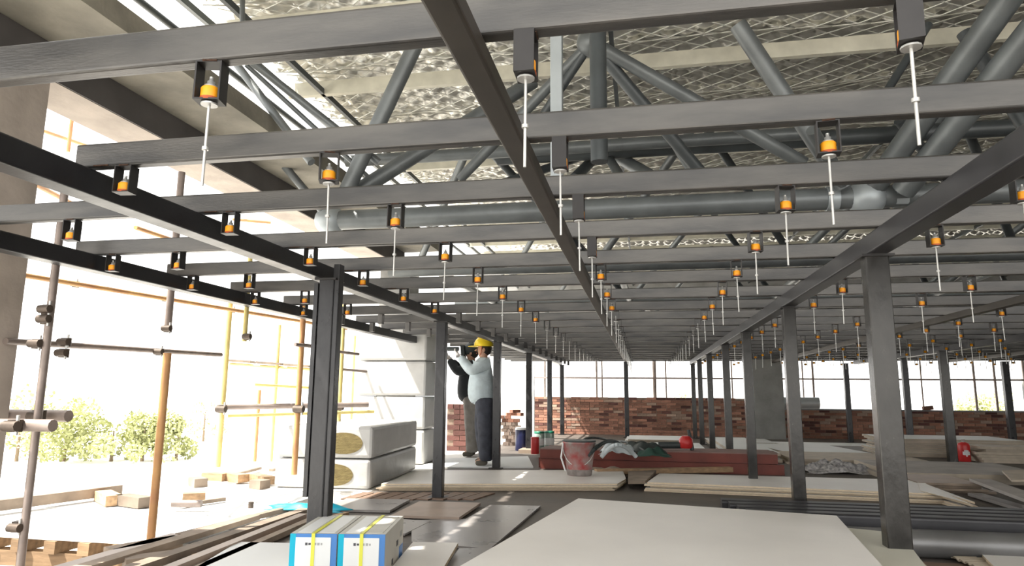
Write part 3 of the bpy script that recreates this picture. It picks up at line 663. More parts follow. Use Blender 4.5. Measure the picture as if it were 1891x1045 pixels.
stack([(1690, 1024), (1712, 1045), (1760, 1110), (1700, 1120)], -0.765, 2, 0.018, 'narrow greenish board sliver right of the cream board', 'narrow boards by the right post foot', 0.01, beige_m)
stack([(785, 868), (1150, 868), (1156, 884), (1140, 893), (704, 893)], -0.925, 4, 0.019, 'pale board of the low stack under the paint bucket', 'low stack under the paint bucket', 0.05)
stack([(1218, 874), (1690, 886), (1800, 927), (1745, 912), (1195, 890)], -0.905, 5, 0.019, 'pale board of the long stack behind the grey pipes', 'long stack behind the grey pipes', 0.05)
# thin board fallen askew on that stack's right
slab('board', ((1690, 880), (1730, 905), (1790, 929), (1700, 906)), -0.90, 0.004, wb_m, 'narrow pointed offcut at the right end of the long stack', 'board', ms=we_m)
# floor boards at the left centre
FZ1 = FZ + 0.025
slab('board', ((640, 920), (757, 922), (720, 942), (600, 940)), FZ1, 0.02, gb_m, 'pale grey board lying right of the nearest left post', 'board')
slab('board', ((775, 925), (888, 928), (848, 955), (722, 951)), FZ1 + 0.01, 0.02, bb_m, 'brownish square board lying in front of the second left post', 'board')
slab('board', ((905, 932), (998, 934), (905, 1013), (760, 1000), (760, 960), (860, 958)), FZ1 - 0.006, 0.014, gb_m, 'large glossy grey board left of the white front stack', 'board')
slab('board', ((655, 951), (795, 962), (748, 985), (560, 975)), FZ1 - 0.004, 0.014, gb_m, 'dull grey board behind the two cartons', 'board')
slab('board', ((763, 1000), (846, 1002), (812, 1060), (700, 1075)), -0.93, 0.02, wb_m, 'pale board just right of the cartons', 'board', ms=we_m)
slab('board', ((848, 1012), (925, 1010), (880, 1052), (820, 1052)), FZ1 - 0.004, 0.014, gb_m, 'grey board strip between the cartons and the white stack', 'board')
slab('board', ((440, 1000), (560, 1003), (545, 1090), (300, 1085)), -0.93, 0.02, white_m, 'white board at the lower left beside the cartons', 'board', ms=we_m)
slab('board', ((560, 960), (640, 955), (560, 1000), (400, 1018)), FZ1 - 0.006, 0.012, gb_m, 'blue-grey sheet between battens and the cartons', 'board')
slab('board', ((830, 846), (975, 842), (985, 862), (765, 862)), FZ + 0.02, 0.018, white_m, 'bright white board the workers stand on', 'board')
for k in range(9):
    x = 640 + 28 * k
    bar('floor_plank', x + 40, 909, x, 921, FZ + 0.012, 0.12, 0.012, ply_m, 'brown floor plank in front of the bucket stack, %s from left' % ORD[k], 'plank', 'brown planks in front of the bucket stack')
# stub between the two stacks
slab('offcut_pile', ((1160, 870), (1212, 868), (1192, 888), (1160, 888)), -0.90, 0.03, timg_m, 'dark wedge-shaped offcut between the two low stacks', 'offcut')
# grey pipes
for k in range(7):
    x0 = 0.57 + 0.04 * (k % 4)
    t = MB()
    if k < 4: y = 5.54 - k * 0.15; t.rbox(x0, 8.5, y - 0.065, y + 0.065, FZ + 0.11, FZ + 0.215, 0.02, 'X')
    elif k < 6: y = 5.5 - (k - 4) * 0.3; t.rbox(x0, 8.5, y - 0.09, y + 0.09, FZ, FZ + 0.108, 0.02, 'X')
    else: t.tube((x0, 4.85, FZ + 0.085), (8.5, 4.85, FZ + 0.085), 0.085, 20)
    t.build('steel_tube', [rpipe_m if k == 6 else rbeam_m], label='%s' % ('pale round steel pipe at the front of the grey tube pile' if k == 6 else 'dark square steel tube in the pile behind right post, %s layer, %s from back' % (('upper', ORD[k]) if k < 4 else ('lower', ORD[k - 4]))), cat='pipe', group='steel tubes lying behind the right post')
# red beams
rx0 = pz(990, 868, FZ).x; rx1 = pz(1437, 872, FZ).x; ry = pz(1200, 871, FZ).y
for lay in range(2):
    for k in range(4):
        y = ry + k * 0.16; x0 = rx0 + 0.05 * lay + random.uniform(-0.03, 0.03); x1 = rx1 - 0.04 * lay + random.uniform(-0.03, 0.03)
        z0 = FZ + lay * 0.135
        t = thing('red_channel', ((x0 + x1) / 2, y, z0), 'red-primed steel beam in the red pile, %s layer, %s from front' % (('lower', 'upper')[lay], ORD[k]), 'beam', 'red-primed beams on the floor')
        mb = MB().box(x0, x1, y + 0.006, y + 0.145, z0 + 0.01, z0 + 0.12); mb.build('web', red_m, t)
        MB().box(x0, x1, y, y + 0.15, z0 + 0.118, z0 + 0.13).build('top_flange', dust_m if lay else red_m, t); MB().box(x0, x1, y, y + 0.15, z0, z0 + 0.012).build('bottom_flange', red_m, t)
bar('timber', 1100, 866, 1350, 862, FZ + 0.1, 0.1, 0.06, tim_m, 'pale yellow timber lying against the front of the red beams')
# bucket
bp = pz(1070, 877, -0.925)
t = thing('paint_bucket', bp, 'red and grey paint-crusted bucket on the low board stack', 'bucket')
k_ = 0.0062
MB().lathe(bp, [(0.135, 0), (0.14, 0.01), (0.182, 0.36), (0.187, 0.36), (0.187, 0.38), (0.176, 0.38), (0.14, 0.05), (0.0, 0.05)], 28).build('pail', bred_m, t)
MB().lathe(bp + Vector((0, 0, 0.375)), [(0.184, 0), (0.195, 0.004), (0.195, 0.014), (0.178, 0.016)], 28).build('rim', tool_m, t)
MB().lathe(bp, [(0.1375, 0.002), (0.1425, 0.01), (0.149, 0.07)], 28).build('crust_band', bucg_m, t)
pts = [bp + Vector((-0.19 * math.cos(a_), -0.19 * math.sin(a_) * 0.75, 0.36 - 0.25 * math.sin(a_))) for a_ in [math.pi * i / 12 for i in range(13)]]
MB().path(pts, 0.006).build('handle', zinc_m, t)
MB().path([bp + Vector((-0.18, -0.05, 0.36)), bp + Vector((-0.2, -0.09, 0.2)), bp + Vector((-0.15, -0.1, 0.05))], 0.01).build('dried_drip', white_m, t)
bp2 = [(1070 + dx, 812) for dx in (-20, 10)]
# tool and cloth jumble on the red beams
jz = FZ + 0.27
J = pz(1150, 838, jz)
for k, (x0, y0, x1, y1, m, r, lb_) in enumerate(((1050, 818, 1130, 806, tool_m, .02, 'dark cable arching behind the paint bucket'), (1110, 838, 1175, 838, ltool_m, .03, 'pale flexible hose drooping over the red beams'), (1120, 810, 1200, 832, tool_m, .018, 'black cable loop beside the pale hose'), (1085, 835, 1160, 826, tool_m, .03, 'thick black cable lying behind the bucket'))):
    a = pz(x0, y0 + 12, jz) ; b = pz(x1, y1 + 12, jz); a.z = b.z = jz + r
    pts = []
    for i in range(13):
        u = i / 12; p = a.lerp(b, u); p.z = jz + r + 0.16 * math.sin(u * math.pi) * (0.6 + 0.3 * (k % 2)); p.y += 0.08 * math.sin(u * 7 + k); pts.append(p)
    MB().path(pts, r * 0.8, 8).build('cable', m, label=lb_, cat='cable')
def rag(cx, cy, z, sx, sy, h, m, label, name='cloth', cat='cloth', seed=1, kx=5.0):
    rr = random.Random(seed); c0_ = pz(cx, cy, z); n = 16; vs = []
    ph = [rr.uniform(0, 6) for _ in range(4)]
    for j in range(n + 1):
        for i in range(n + 1):
            u = i / n * 2 - 1; v = j / n * 2 - 1; d = max(0.0, 1 - (u * u + v * v) * 0.75)
            hgt = 0.006 + h * d * (0.6 + 0.3 * math.sin(kx * u + ph[0]) * math.cos(kx * v + ph[1]) + 0.2 * math.sin(9 * u * v + ph[2])) + rr.uniform(0, 0.12) * h * d
            vs.append((c0_.x + u * sx * (1 + 0.12 * math.sin(4 * v + ph[3])), c0_.y + v * sy * (1 + 0.12 * math.sin(3 * u + ph[2])), z + max(0.004, hgt)))
    fs = [(j * (n + 1) + i, j * (n + 1) + i + 1, (j + 1) * (n + 1) + i + 1, (j + 1) * (n + 1) + i) for j in range(n) for i in range(n)]
    o = MB().add(vs, fs, True).build(name, m, label=label, cat=cat)
    s = o.modifiers.new('thick', 'SOLIDIFY'); s.thickness = 0.004
    return o
rag(1185, 836, jz, 0.28, 0.2, 0.16, tool_m, 'dark crumpled cloth on the red beams behind the bucket', seed=3)
rag(1140, 838, jz, 0.2, 0.15, 0.2, ltool_m, 'pale grey crumpled sheet on the red beams by the bucket', seed=5)
rag(1205, 842, jz, 0.2, 0.16, 0.1, dgreen_m, 'dark green crumpled cloth on the red beams', seed=9)
rag(1115, 877, FZ + 0.0, 0.35, 0.14, 0.14, timg_m, 'brown crumpled sacking right of the bucket', seed=11, name='sacking')
rag(570, 941, FZ + 0.04, 0.34, 0.1, 0.06, cyan_m, 'bright cyan sheet lying at the foot of the nearest left post', 'cyan_sheet', 'sheet', seed=2)
rag(1545, 872, FZ, 0.42, 0.26, 0.16, plas_m, 'crumpled clear plastic film heap right of the second right post', 'plastic_film', 'film', seed=4, kx=9)
# angle grinder like red tool
tp = pz(1250, 830, jz)
t = thing('power_tool', (tp.x, tp.y, jz), 'red and dark power tool resting on the red beams', 'tool')
MB().tube((tp.x - 0.24, tp.y, jz + 0.05), (tp.x + 0.08, tp.y, jz + 0.06), 0.045, 12).build('body', tool_m, t)
MB().lathe((tp.x + 0.12, tp.y, jz + 0.02), [(0.07, 0), (0.09, 0.02), (0.09, 0.12), (0.05, 0.16)], 14).build('head', can_m, t)
MB().tube((tp.x + 0.2, tp.y, jz), (tp.x + 0.16, tp.y, jz + 0.26), 0.03, 8, 0.02).build('handle', tool_m, t)
# tins, cans, drum
def can(name, x, y, z, r, h, body, lid, label, cat, extra=None):
    p = pz(x, y, z); t = thing(name, p, label, cat)
    MB().lathe(p, [(r * 0.96, 0), (r, 0.01), (r, h * 0.9), (r * 0.97, h * 0.92)], 22).build('body', body, t)
    MB().lathe(p + Vector((0, 0, h * 0.9)), [(r * 1.04, 0), (r * 1.04, h * 0.07), (r * 0.9, h * 0.1)], 22).build('lid', lid, t)
    MB().lathe(p + Vector((0, 0, h * 0.3)), [(r * 1.006, 0), (r * 1.006, h * 0.35)], 22).build('paper_label', extra or white_m, t)
    return t
can('paint_drum', 964, 832, FZ, 0.12, 0.40, navy_m, white_m, 'navy drum with white lid beside the fourth left post', 'drum', navy_m)
can('paint_tin', 996, 833, FZ + 0.06, 0.085, 0.32, grnl_m, green_m, 'pale tin with green lid behind the red can, left one', 'tin')
can('paint_tin', 1014, 832, FZ + 0.06, 0.085, 0.32, grnl_m, green_m, 'pale tin with green lid nearest the thin post, right one', 'tin')
can('red_can', 988, 838, FZ + 0.06, 0.065, 0.26, can_m, can_m, 'small red can in front of the green-lidded tins', 'can', can_m)
MB().box(pz(1000, 835, FZ).x - 0.35, pz(1000, 835, FZ).x + 0.5, pz(1000, 835, FZ).y - 0.3, pz(1000, 835, FZ).y + 0.9, FZ, FZ + 0.06).build('board', timg_m, label='dark board under the tins and red can', cat='board')
# extinguisher
ep = pz(1782, 852, -1.0)
t = thing('fire_extinguisher', ep, 'red fire extinguisher standing beside the far right post', 'extinguisher')
MB().lathe(ep, [(0.078, 0), (0.086, 0.01), (0.086, 0.24), (0.075, 0.275), (0.03, 0.295)], 22).build('cylinder', can_m, t)
MB().lathe(ep + Vector((0, 0, 0.295)), [(0.022, 0), (0.022, 0.025), (0.03, 0.03), (0.03, 0.045)], 12).build('valve', zinc_m, t)
for k in range(5):
    a_ = math.radians(-118 + 14 * k); n_ = Vector((math.cos(a_), math.sin(a_), 0)); t_ = Vector((-n_.y, n_.x, 0))
    MB().obox(ep + n_ * 0.0865 + Vector((0, 0, 0.13 + 0.01 * (k % 2))), t_ * 0.01, n_ * 0.0015, (0, 0, 0.05 - 0.012 * abs(k - 2))).build('paper_label', white_m, t)
# ---------------------------------------------------------------- sheets further back
def wstack(xa, xb, Y0, Y1, ypx, n, label, group, top, edge, jit=0.035, zb=FZ, skew=0.0):
    """n sheets lying between depths Y0 and Y1, from photo column xa to xb; top at the height seen at row ypx"""
    X0 = py(xa, ypx, Y0).x if xa > 50 else xa; X1 = py(xb, ypx, Y0).x if xb > 50 else xb
    zt = py((xa + xb) / 2 if xa > 50 else 1280, ypx, Y0).z; th = (zt - zb) / n
    for k in range(n):
        z1 = zt - k * th; dx = random.uniform(-jit, jit) * 2; dy = random.uniform(-jit, 0) if k else 0; rr_ = random.uniform(-0.01, 0.01)
        P = [(X0 + dx, Y0 - dy), (X1 + dx, Y0 - dy + rr_), (X1 + dx + skew, Y1), (X0 + dx + skew, Y1)]
        MB().slab(P, z1 - th + 0.002, z1, 0, 1).build('board', [top, edge], label='%s, %s' % (label, 'topmost' if k == 0 else '%s sheet down' % ORD[k]), cat='board', group=group)
wstack(1155, 1262, 13.0, 14.3, 812, 7, 'white sheet of the small centre stack before brick wall', 'small centre sheet stack', white_m, beige_m)
wstack(1.36, 2.6, 14.9, 16.3, 815, 3, 'white sheet at the foot of the wide concrete column', 'sheets at the column foot', white_m, beige_m)
wstack(0.15, 1.02, 11.2, 12.8, 831, 2, 'pale sheet behind the red beams, left of the post', 'pale sheets behind red beams', white_m, beige_m)
wstack(1.32, 2.0, 10.9, 14.6, 833, 3, 'pale sheet behind the right end of red beams', 'pale sheets behind red beams right end', white_m, beige_m)
wstack(1450, 1640, 14.9, 15.8, 824, 4, 'white sheet before the low brick wall near the column', 'far sheets near the column', white_m, beige_m, skew=-0.2)
wstack(1455, 1622, 12.4, 14.4, 836, 4, 'cream sheet of the middle-right stack', 'middle-right sheet stack', white_m, beige_m, skew=-0.3)
wstack(1460, 1722, 10.7, 12.1, 850, 3, 'beige sheet left of the fire extinguisher', 'beige sheets left of the extinguisher', beige_m, beige_m)
wstack(1640, 1900, 12.5, 13.8, 812, 9, 'beige sheet of the tall stack before the right wall', 'tall sheet stack before right brick wall', white_m, beige_m)
wstack(1812, 1975, 11.7, 12.25, 826, 6, 'tan sheet of the stack right of the extinguisher', 'tan sheets right of the extinguisher', beige_m, beige_m)
wstack(1650, 1960, 8.9, 10.5, 876, 2, 'wide dusty grey sheet in front of the extinguisher', 'wide dusty sheets at right', dusty_m, beige_m)
wstack(1718, 1835, 8.0, 8.8, 893, 4, 'brown offcut sheet beyond the end of long stack', 'brown offcuts at the right', bb_m, timg_m, 0.06)
bar('board_strip', 1810, 884, 1990, 948, -0.86, 0.2, 0.03, dusty_m, 'long grey strip slanting down at the right edge, upper', 'board')
bar('board_strip', 1800, 910, 1980, 962, -0.95, 0.13, 0.03, gb_m, 'long grey strip slanting down at the right edge, lower', 'board')
slab('board', ((1850, 868), (1960, 866), (1960, 884), (1868, 886)), -0.84, 0.02, beige_m, 'tan sheet at the right frame edge above the grey strips', 'board')
# corrugated pieces bottom right
def corr(x0, y0, x1, y1, z, w, label):
    a = pz(x0, y0, z); b = pz(x1, y1, z); d = b - a; L = d.length; d.normalize(); n = Vector((-d.y, d.x, 0)); N_ = 40; vs = []
    for i in range(N_ + 1):
        p = a + d * L * i / N_; zz_ = z + 0.008 * math.sin(i * 1.5)
        vs += [(p.x, p.y, zz_), (p.x + n.x * w, p.y + n.y * w, zz_)]
    o = MB().add(vs, [(2 * i, 2 * i + 2, 2 * i + 3, 2 * i + 1) for i in range(N_)], True).build('corrugated_strip', beige_m, label=label, cat='sheet')
    s = o.modifiers.new('thick', 'SOLIDIFY'); s.thickness = 0.006
corr(1700, 1003, 1800, 1045, FZ + 0.03, 0.13, 'tan corrugated strip right of the nearest right post')
corr(1762, 1030, 1880, 1075, FZ + 0.03, 0.16, 'pale corrugated strip at the lower right corner')
slab('board', ((1805, 1015), (1950, 1012), (1950, 1080), (1850, 1060)), FZ + 0.05, 0.03, wb_m, 'white broken board in the lower right corner', 'board', ms=we_m)
MB().slab([(1.9, 2.0), (8.5, 2.0), (8.5, 4.7), (1.3, 4.7), (1.3, 4.2)], FZ, FZ + 0.006).build('floor_sheet', ply_m, label='brown plywood floor sheet in front of the grey pipes', cat='sheet')

# ---------------------------------------------------------------- cartons
cz1 = -0.73
c_fl = pz(535, 985, cz1); c_fr = pz(713, 987, cz1); c_bl = pz(625, 950, cz1)
ux = (c_fr - c_fl); uy = (c_bl - c_fl); ux.z = uy.z = 0
Wd = ux.length; ux.normalize(); uy = Vector((-ux.y, ux.x, 0)); Dp = 0.54
hC = cz1 - FZ - 0.02
for k in range(2):
    w = Wd / 2; o0 = c_fl + ux * (w * k + 0.004); o1 = c_fl + ux * (w * (k + 1) - 0.004)
    base = Vector(((o0.x + o1.x) / 2, (o0.y + o1.y) / 2, FZ + 0.02)) + uy * Dp / 2
    t = thing('carton', base, ['left blue and white carton with yellow strap in the foreground', 'right blue and white carton with yellow strap in the foreground'][k], 'carton', 'strapped tile cartons')
    hw = w / 2 - 0.004
    def face(u0, u1, z0, z1, y0, y1, m, nm, lb_=None):
        c_ = base + ux * ((u0 + u1) / 2) + uy * (-Dp / 2 + (y0 + y1) / 2); c_.z = base.z + (z0 + z1) / 2
        return MB().obox(c_, ux * abs(u1 - u0) / 2, uy * abs(y1 - y0) / 2, (0, 0, abs(z1 - z0) / 2)).build(nm, m, t, lb_)
    face(-hw, hw, 0, hC, 0.004, Dp, carton_m, 'box')
    face(-hw, hw, 0, hC, 0.0, 0.004, cblue_m, 'printed_end')
    face(-hw, -hw + 0.03, 0, hC, -0.002, 0.001, ccyan_m, 'cyan_edge_print')
    face(-hw + 0.03, hw - 0.03, 0.02, hC - 0.018, -0.003, 0.001, cwhite_m, 'white_label')
    # small blurred lettering on the label: unreadable short strokes as in the photo
    for q, (u, ww, hh, m) in enumerate(((-0.035, .012, .013, ink_m), (-.018, .012, .010, ink_m), (0.012, .010, .011, inkg_m), (0.028, .012, .012, inkg_m), (0.044, .008, .010, inkg_m))):
        face(u - ww / 2, u + ww / 2, hC - 0.05 - hh / 2, hC - 0.05 + hh / 2, -0.0045, -0.002, m, 'lettering')
    for q, (u, ww) in enumerate(((-0.055, .01), (-.04, .008), (0.03, .01), (0.055, .008))):
        face(u - ww / 2, u + ww / 2, 0.033, 0.042, -0.0045, -0.002, inkg_m, 'lettering')
    face(-0.009, 0.009, 0, hC + 0.003, -0.006, -0.002, strap_m, 'strap', 'bright yellow plastic strap')
    face(-0.009, 0.009, hC, hC + 0.003, -0.004, Dp, strap_m, 'strap')
    face(-hw + 0.03, -0.02, hC, hC + 0.0015, 0.03, Dp - 0.04, cwhite_m, 'top_label'); face(0.02, hw - 0.02, hC, hC + 0.0015, 0.03, Dp - 0.04, cwhite_m if k == 0 else carton_m, 'top_label')
    if k == 1:
        s = lambda u, z0, z1, y0, y1, m, nm: face(hw - 0.001, hw + 0.0015, z0, z1, y0, y1, m, nm)
        s(0, 0.0, 0.1, Dp - 0.12, Dp - 0.01, cblue_m, 'side_print'); s(0, 0.12, 0.15, 0.33, 0.38, ink_m, 'side_mark'); s(0, 0.05, 0.08, 0.2, 0.24, ink_m, 'side_mark'); s(0, 0.15, 0.18, 0.44, 0.5, inkg_m, 'side_mark'); s(0, 0.0, 0.07, 0.02, 0.05, bb_m, 'side_stain')
MB().obox((c_fl + ux * Wd / 2 + uy * Dp / 2).to_3d() * 1.0 + Vector((0, 0, FZ + 0.01 - cz1)), ux * Wd / 2, uy * Dp / 2, (0, 0, 0.01)).build('board', timg_m, label='board under the two strapped cartons', cat='board')

# ---------------------------------------------------------------- workers
def skinned(name, pts, edges, m, parent, root=0, sub=2, label=None):
    me = bpy.data.meshes.new(name); me.from_pydata([p[0] for p in pts], edges, []); me.materials.append(m)
    o = bpy.data.objects.new(name, me); COL.objects.link(o); o.parent = parent
    s = o.modifiers.new('skin', 'SKIN'); s.use_smooth_shade = True
    sv = me.skin_vertices[0].data
    for i, p in enumerate(pts):
        r = p[1]; sv[i].radius = (r if isinstance(r, tuple) else (r, r)); sv[i].use_root = (i == root)
    sb = o.modifiers.new('sub', 'SUBSURF'); sb.levels = sub; sb.render_levels = sub
    if label: o['label'] = label
    return o
def worker(loc, rz, label, top_m, trou, hat, mask=False, s=1.0, lean=0.0):
    # the figure faces -X in its own axes, y is across the shoulders
    t = thing('person', loc, label, 'person', rz=rz); t.scale = (s, s, s)
    hip = 0.93; sh = 1.42
    J = {'pel': (0, 0, hip), 'waist': (-.01, 0, 1.08), 'chest': (-.01, 0, 1.28), 'neck': (-.01, 0, 1.47), 'hb': (-.03, 0, 1.54), 'hm': (-.04, 0, 1.62), 'ht': (-.03, 0, 1.70)}
    arm = {}
    for sd_, k in ((1, 'l'), (-1, 'r')):
        y = sd_
        arm[k] = [(-.01, .19 * y, 1.42), (-.19, .24 * y, 1.29), (-.36, .13 * y, 1.50), (-.395, .11 * y, 1.54)]
        J['hip' + k] = (0, .09 * y, .90); J['kn' + k] = (-.03 + .05 * (y < 0), .11 * y, .50); J['an' + k] = (.03, .12 * y, .10); J['toe' + k] = (-.12, .13 * y, .035)
    # body
    pts = []; E = []
    def ad(p, r, con=None):
        pts.append((p, r)); i = len(pts) - 1
        if con is not None: E.append((con, i))
        return i
    a0 = ad(J['pel'], (.13, .10)); a1 = ad(J['waist'], (.12, .09), a0); a2 = ad(J['chest'], (.15, .10), a1); a3 = ad((-.01, 0, 1.43), (.07, .06), a2); a4 = ad(J['neck'], .055, a3)
    a5 = ad(J['hb'], (.07, .085), a4); a6 = ad(J['hm'], (.085, .1), a5); a7 = ad(J['ht'], (.06, .07), a6)
    for k in 'lr':
        q = a3
        for p, r in zip(arm[k][:3], (.052, .042, .028)): q = ad(p, r, q)
        h = J['hip' + k]; q = ad(h, .07, a0); q = ad(J['kn' + k], .05, q); q = ad(J['an' + k], .03, q); q = ad(J['toe' + k], .03, q)
    skinned('body', pts, E, skin_m, t)
    # face
    mb = MB(); mb.add([(-.125, -.014, 1.585), (-.125, .014, 1.585), (-.12, 0, 1.625), (-.158, 0, 1.592)], [(0, 1, 3), (1, 2, 3), (2, 0, 3), (0, 2, 1)]); mb.build('nose', skin_m, t, org=(0, 0, 0)).location = (0, 0, 0)
    def local(o): o.location = (0, 0, 0); return o
    for y in (-.035, .035): local(MB().ball((-.122, y, 1.625), 0.011, 8, 6).build('eye', hair_m, t, org=(0, 0, 0)))
    local(MB().ball((-.122, 0, 1.558), 0.012, 8, 6, (0.6, 2.0, 0.5)).build('mouth', ring_m, t, org=(0, 0, 0)))
    for y in (-.092, .092): local(MB().ball((-.02, y, 1.6), 0.028, 8, 6, (0.8, 0.4, 1.1)).build('ear', skin_m, t, org=(0, 0, 0)))
    local(MB().ball((.0, 0, 1.62), 0.105, 14, 8, (0.95, 0.95, 1.0)).build('hair', hair_m, t, org=(0, 0, 0)))
    # jacket
    pts = []; E = []
    a0 = ad((-.02, 0, .80), (.23, .22)); a1 = ad((-.045, 0, 1.05), (.225, .225), a0); a2 = ad((-.04, 0, 1.27), (.21, .19), a1); a3 = ad((-.0, 0, 1.42), (.1, .085), a2); ad((-.005, 0, 1.475), (.072, .07), a3)
    for k in 'lr':
        q = a3
        for p, r in zip(arm[k][:3], (.1, .09, .055)): q = ad(p, r, q)
    skinned('jacket', pts, E, top_m, t)
    # trousers
    pts = []; E = []
    a0 = ad((0, 0, 1.06), (.17, .16))
    for k in 'lr':
        h = J['hip' + k]; q = ad((h[0], h[1], .84), (.14, .15), a0); kn = J['kn' + k]; q = ad(kn, (.12, .135), q); an = J['an' + k]; q = ad((an[0], an[1], .1), (.1, .115), q); q = ad((an[0], an[1], .055), (.1, .115), q)
    skinned('trousers', pts, E, trou, t)
    for k in 'lr':
        an = J['an' + k]; toe = J['toe' + k]
        skinned('shoe', [((an[0] + .03, an[1], .045), .045), ((an[0] - .06, an[1], .045), .048), ((toe[0] - .0, toe[1], .035), .036)], [(0, 1), (1, 2)], shoe_m, t)
    # hands with five fingers in gloves
    for sd_, k in ((1, 'l'), (-1, 'r')):
        w0_ = Vector(arm[k][2]); w1_ = Vector(arm[k][3]); d = (w1_ - w0_).normalized(); sdv = Vector((0, 1, 0)); up_ = d.cross(sdv).normalized()
        pal = w0_ + d * 0.08
        pts = [(tuple(w0_), .03), (tuple(pal), (.034, .02))]; E = [(0, 1)]
        for f in range(4):
            off = sdv * (0.018 * (f - 1.5)); ln_ = (.03, .034, .032, .026)[f]
            i0 = len(pts); b0 = pal + off + d * 0.015
            b1 = b0 + d * ln_; b2 = b1 + (d * 0.4 - up_ * 0.8).normalized() * ln_ * 0.9
            pts += [(tuple(b0), .0095), (tuple(b1), .009), (tuple(b2), .008)]; E += [(1, i0), (i0, i0 + 1), (i0 + 1, i0 + 2)]
        i0 = len(pts); tb = w0_ + d * 0.035 - sdv * sd_ * 0.025
        pts += [(tuple(tb), .012), (tuple(tb + d * 0.03 - sdv * sd_ * 0.02 - up_ * 0.012), .010), (tuple(tb + d * 0.055 - sdv * sd_ * 0.008 - up_ * 0.03), .009)]
        E += [(0, i0), (i0, i0 + 1), (i0 + 1, i0 + 2)]
        skinned('glove', pts, E, glove_m, t, sub=1)
    if hat:
        mb = MB(); n = 20; prof = [(.142, 1.655), (.14, 1.69), (.128, 1.73), (.105, 1.762), (.07, 1.783), (.03, 1.793), (.002, 1.795)]
        mb.lathe((-.02, 0, 0), prof, n)
        local(mb.build('hard_hat', yel_m, t, org=(0, 0, 0)))
        vs = []; 
        for i in range(24):
            a_ = 2 * math.pi * i / 24; ex = 0.075 if math.cos(a_) < -0.2 else 0.012
            vs += [(-.02 + .135 * math.cos(a_), .135 * math.sin(a_), 1.664), (-.02 + (.15 + ex * max(0, -math.cos(a_)) + 0.004) * math.cos(a_), .15 * math.sin(a_), 1.655)]
        o = local(MB().add(vs, [(2 * i, 2 * i + 1, (2 * i + 3) % 48, (2 * i + 2) % 48) for i in range(24)], True).build('hat_brim', yel_m, t, org=(0, 0, 0)))
        sm = o.modifiers.new('t', 'SOLIDIFY'); sm.thickness = 0.006
        local(MB().box(-.11, .07, -.012, .012, 1.775, 1.802).build('hat_ridge', yel_m, t, org=(0, 0, 0)))
        local(MB().path([(-.05, -.1, 1.65), (-.06, -.095, 1.56), (-.08, -.03, 1.515), (-.08, .03, 1.515), (-.06, .095, 1.56), (-.05, .1, 1.65)], 0.005).build('chin_strap', ring_m, t, org=(0, 0, 0)))
    if mask:
        local(MB().ball((-.03, 0, 1.66), 0.125, 16, 10, (1, 0.9, 0.95)).build('welding_hood', tool_m, t, org=(0, 0, 0)))
        local(MB().obox((-.15, 0, 1.6), (.03, 0, 0.0), (0, .095, 0), (-.012, 0, .13)).build('face_shield', tool_m, t, org=(0, 0, 0)))
        local(MB().obox((-.183, 0, 1.63), (.004, 0, 0), (0, .05, 0), (0, 0, .03)).build('lens', zinc_m, t, label='pale glass lens', org=(0, 0, 0)))
    return t
wp = pz(893, 858, FZ + 0.02)
worker(wp, 0.25, 'worker in yellow hard hat, pale blue jacket and dark trousers, arms raised', jack_m, trou_m, True, s=0.985)
wp2 = pz(870, 842, FZ + 0.02)
worker(wp2, 0.1, 'worker in black top, welding hood and grey trousers, mostly hidden behind', blk_m, grt_m, False, True, s=1.0)
# drill held up by the front worker
hp = Vector(wp) + Vector((-0.42, -0.10, 1.56))
t = thing('power_drill', hp, 'dark power tool held up by the worker in the hard hat', 'tool')
MB().tube(hp + Vector((0.06, 0, 0.03)), hp + Vector((-0.1, 0, 0.03)), 0.03, 10).build('body', tool_m, t)
MB().tube(hp + Vector((-0.1, 0, 0.03)), hp + Vector((-0.16, 0, 0.035)), 0.008, 8).build('chuck', zinc_m, t)
MB().tube(hp + Vector((0.03, 0, 0.02)), hp + Vector((0.04, 0, -0.09)), 0.018, 8).build('grip', tool_m, t)

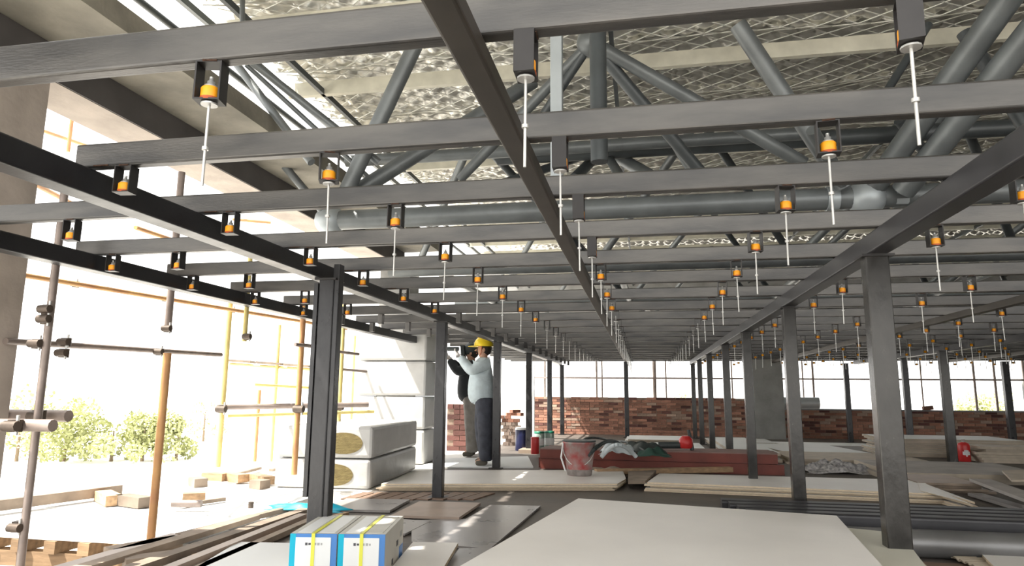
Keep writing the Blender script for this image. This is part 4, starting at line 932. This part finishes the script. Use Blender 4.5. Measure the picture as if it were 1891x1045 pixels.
# ---------------------------------------------------------------- trees outside
def tree(base, h, w, n, label, seed, leaf=0.12):
    rr = random.Random(seed); t = thing('shrub_tree', base, label, 'tree', 'trees outside')
    MB().tube(base, base + Vector((0, 0, h * 0.6)), 0.1, 8, 0.04).build('trunk', bark_m, t)
    mb = MB(); cl = [(rr.uniform(-w / 2, w / 2), rr.uniform(-w / 3, w / 3), rr.uniform(0.18, 0.8) * h, rr.uniform(0.2, 0.34) * min(w, h)) for _ in range(9)]
    for _ in range(n):
        c_ = rr.choice(cl); v = Vector((rr.gauss(0, 1), rr.gauss(0, 1), rr.gauss(0, 1))).normalized() * c_[3] * rr.uniform(0.6, 1.05)
        p = base + Vector((c_[0], c_[1], c_[2])) + v; 
        if p.z < base.z + 0.05: p.z = base.z + 0.05 + rr.random() * 0.2
        u = Vector((rr.gauss(0, 1), rr.gauss(0, 1), rr.gauss(0, 1))).normalized(); q = u.orthogonal().normalized(); L = leaf * rr.uniform(.6, 1.3)
        mb.add([p - u * L, p - q * L * 0.5, p + u * L, p + q * L * 0.5], [(0, 1, 2, 3)])
    mb.build('foliage', leaf_m, t, kind='stuff')
G = -4.0
for k, (x, yb, yt, wpx, lb_) in enumerate(((30, 852, 745, 150, 'pale green tree behind the leftmost scaffold upright'), (118, 852, 748, 90, 'yellow-green bushy tree between the leftmost uprights'), (205, 852, 775, 110, 'pale tree left of the rust-orange upright'), (262, 852, 768, 90, 'tree just left of the rust-orange upright with sparse crown'), (325, 850, 770, 60, 'small tree right of the rust-orange upright'), (375, 815, 735, 60, 'faint thin tree seen near the yellow upright'))):
    b = pz(x, yb, G); dist = b.length; h = (yb - yt) / F_PX * dist * 1.0; w = wpx / F_PX * dist
    tree(b, h, w, 1500 if k < 5 else 350, lb_, 40 + k, leaf=0.13)
for k, (x, y, yt, wpx, Y, lb_) in enumerate(((1835, 770, 715, 90, 40, 'pale green tree outside beyond the right brick wall'), (1275, 760, 722, 60, 45, 'faint green treetop above the brick wall, centre'), (1800, 770, 738, 60, 42, 'low green bush outside left of the pale green tree'))):
    p = py(x, yt, Y); base = Vector((p.x, Y, G)); tree(base, p.z - G, wpx / F_PX * Y, 1400, lb_, 80 + k, leaf=0.14)
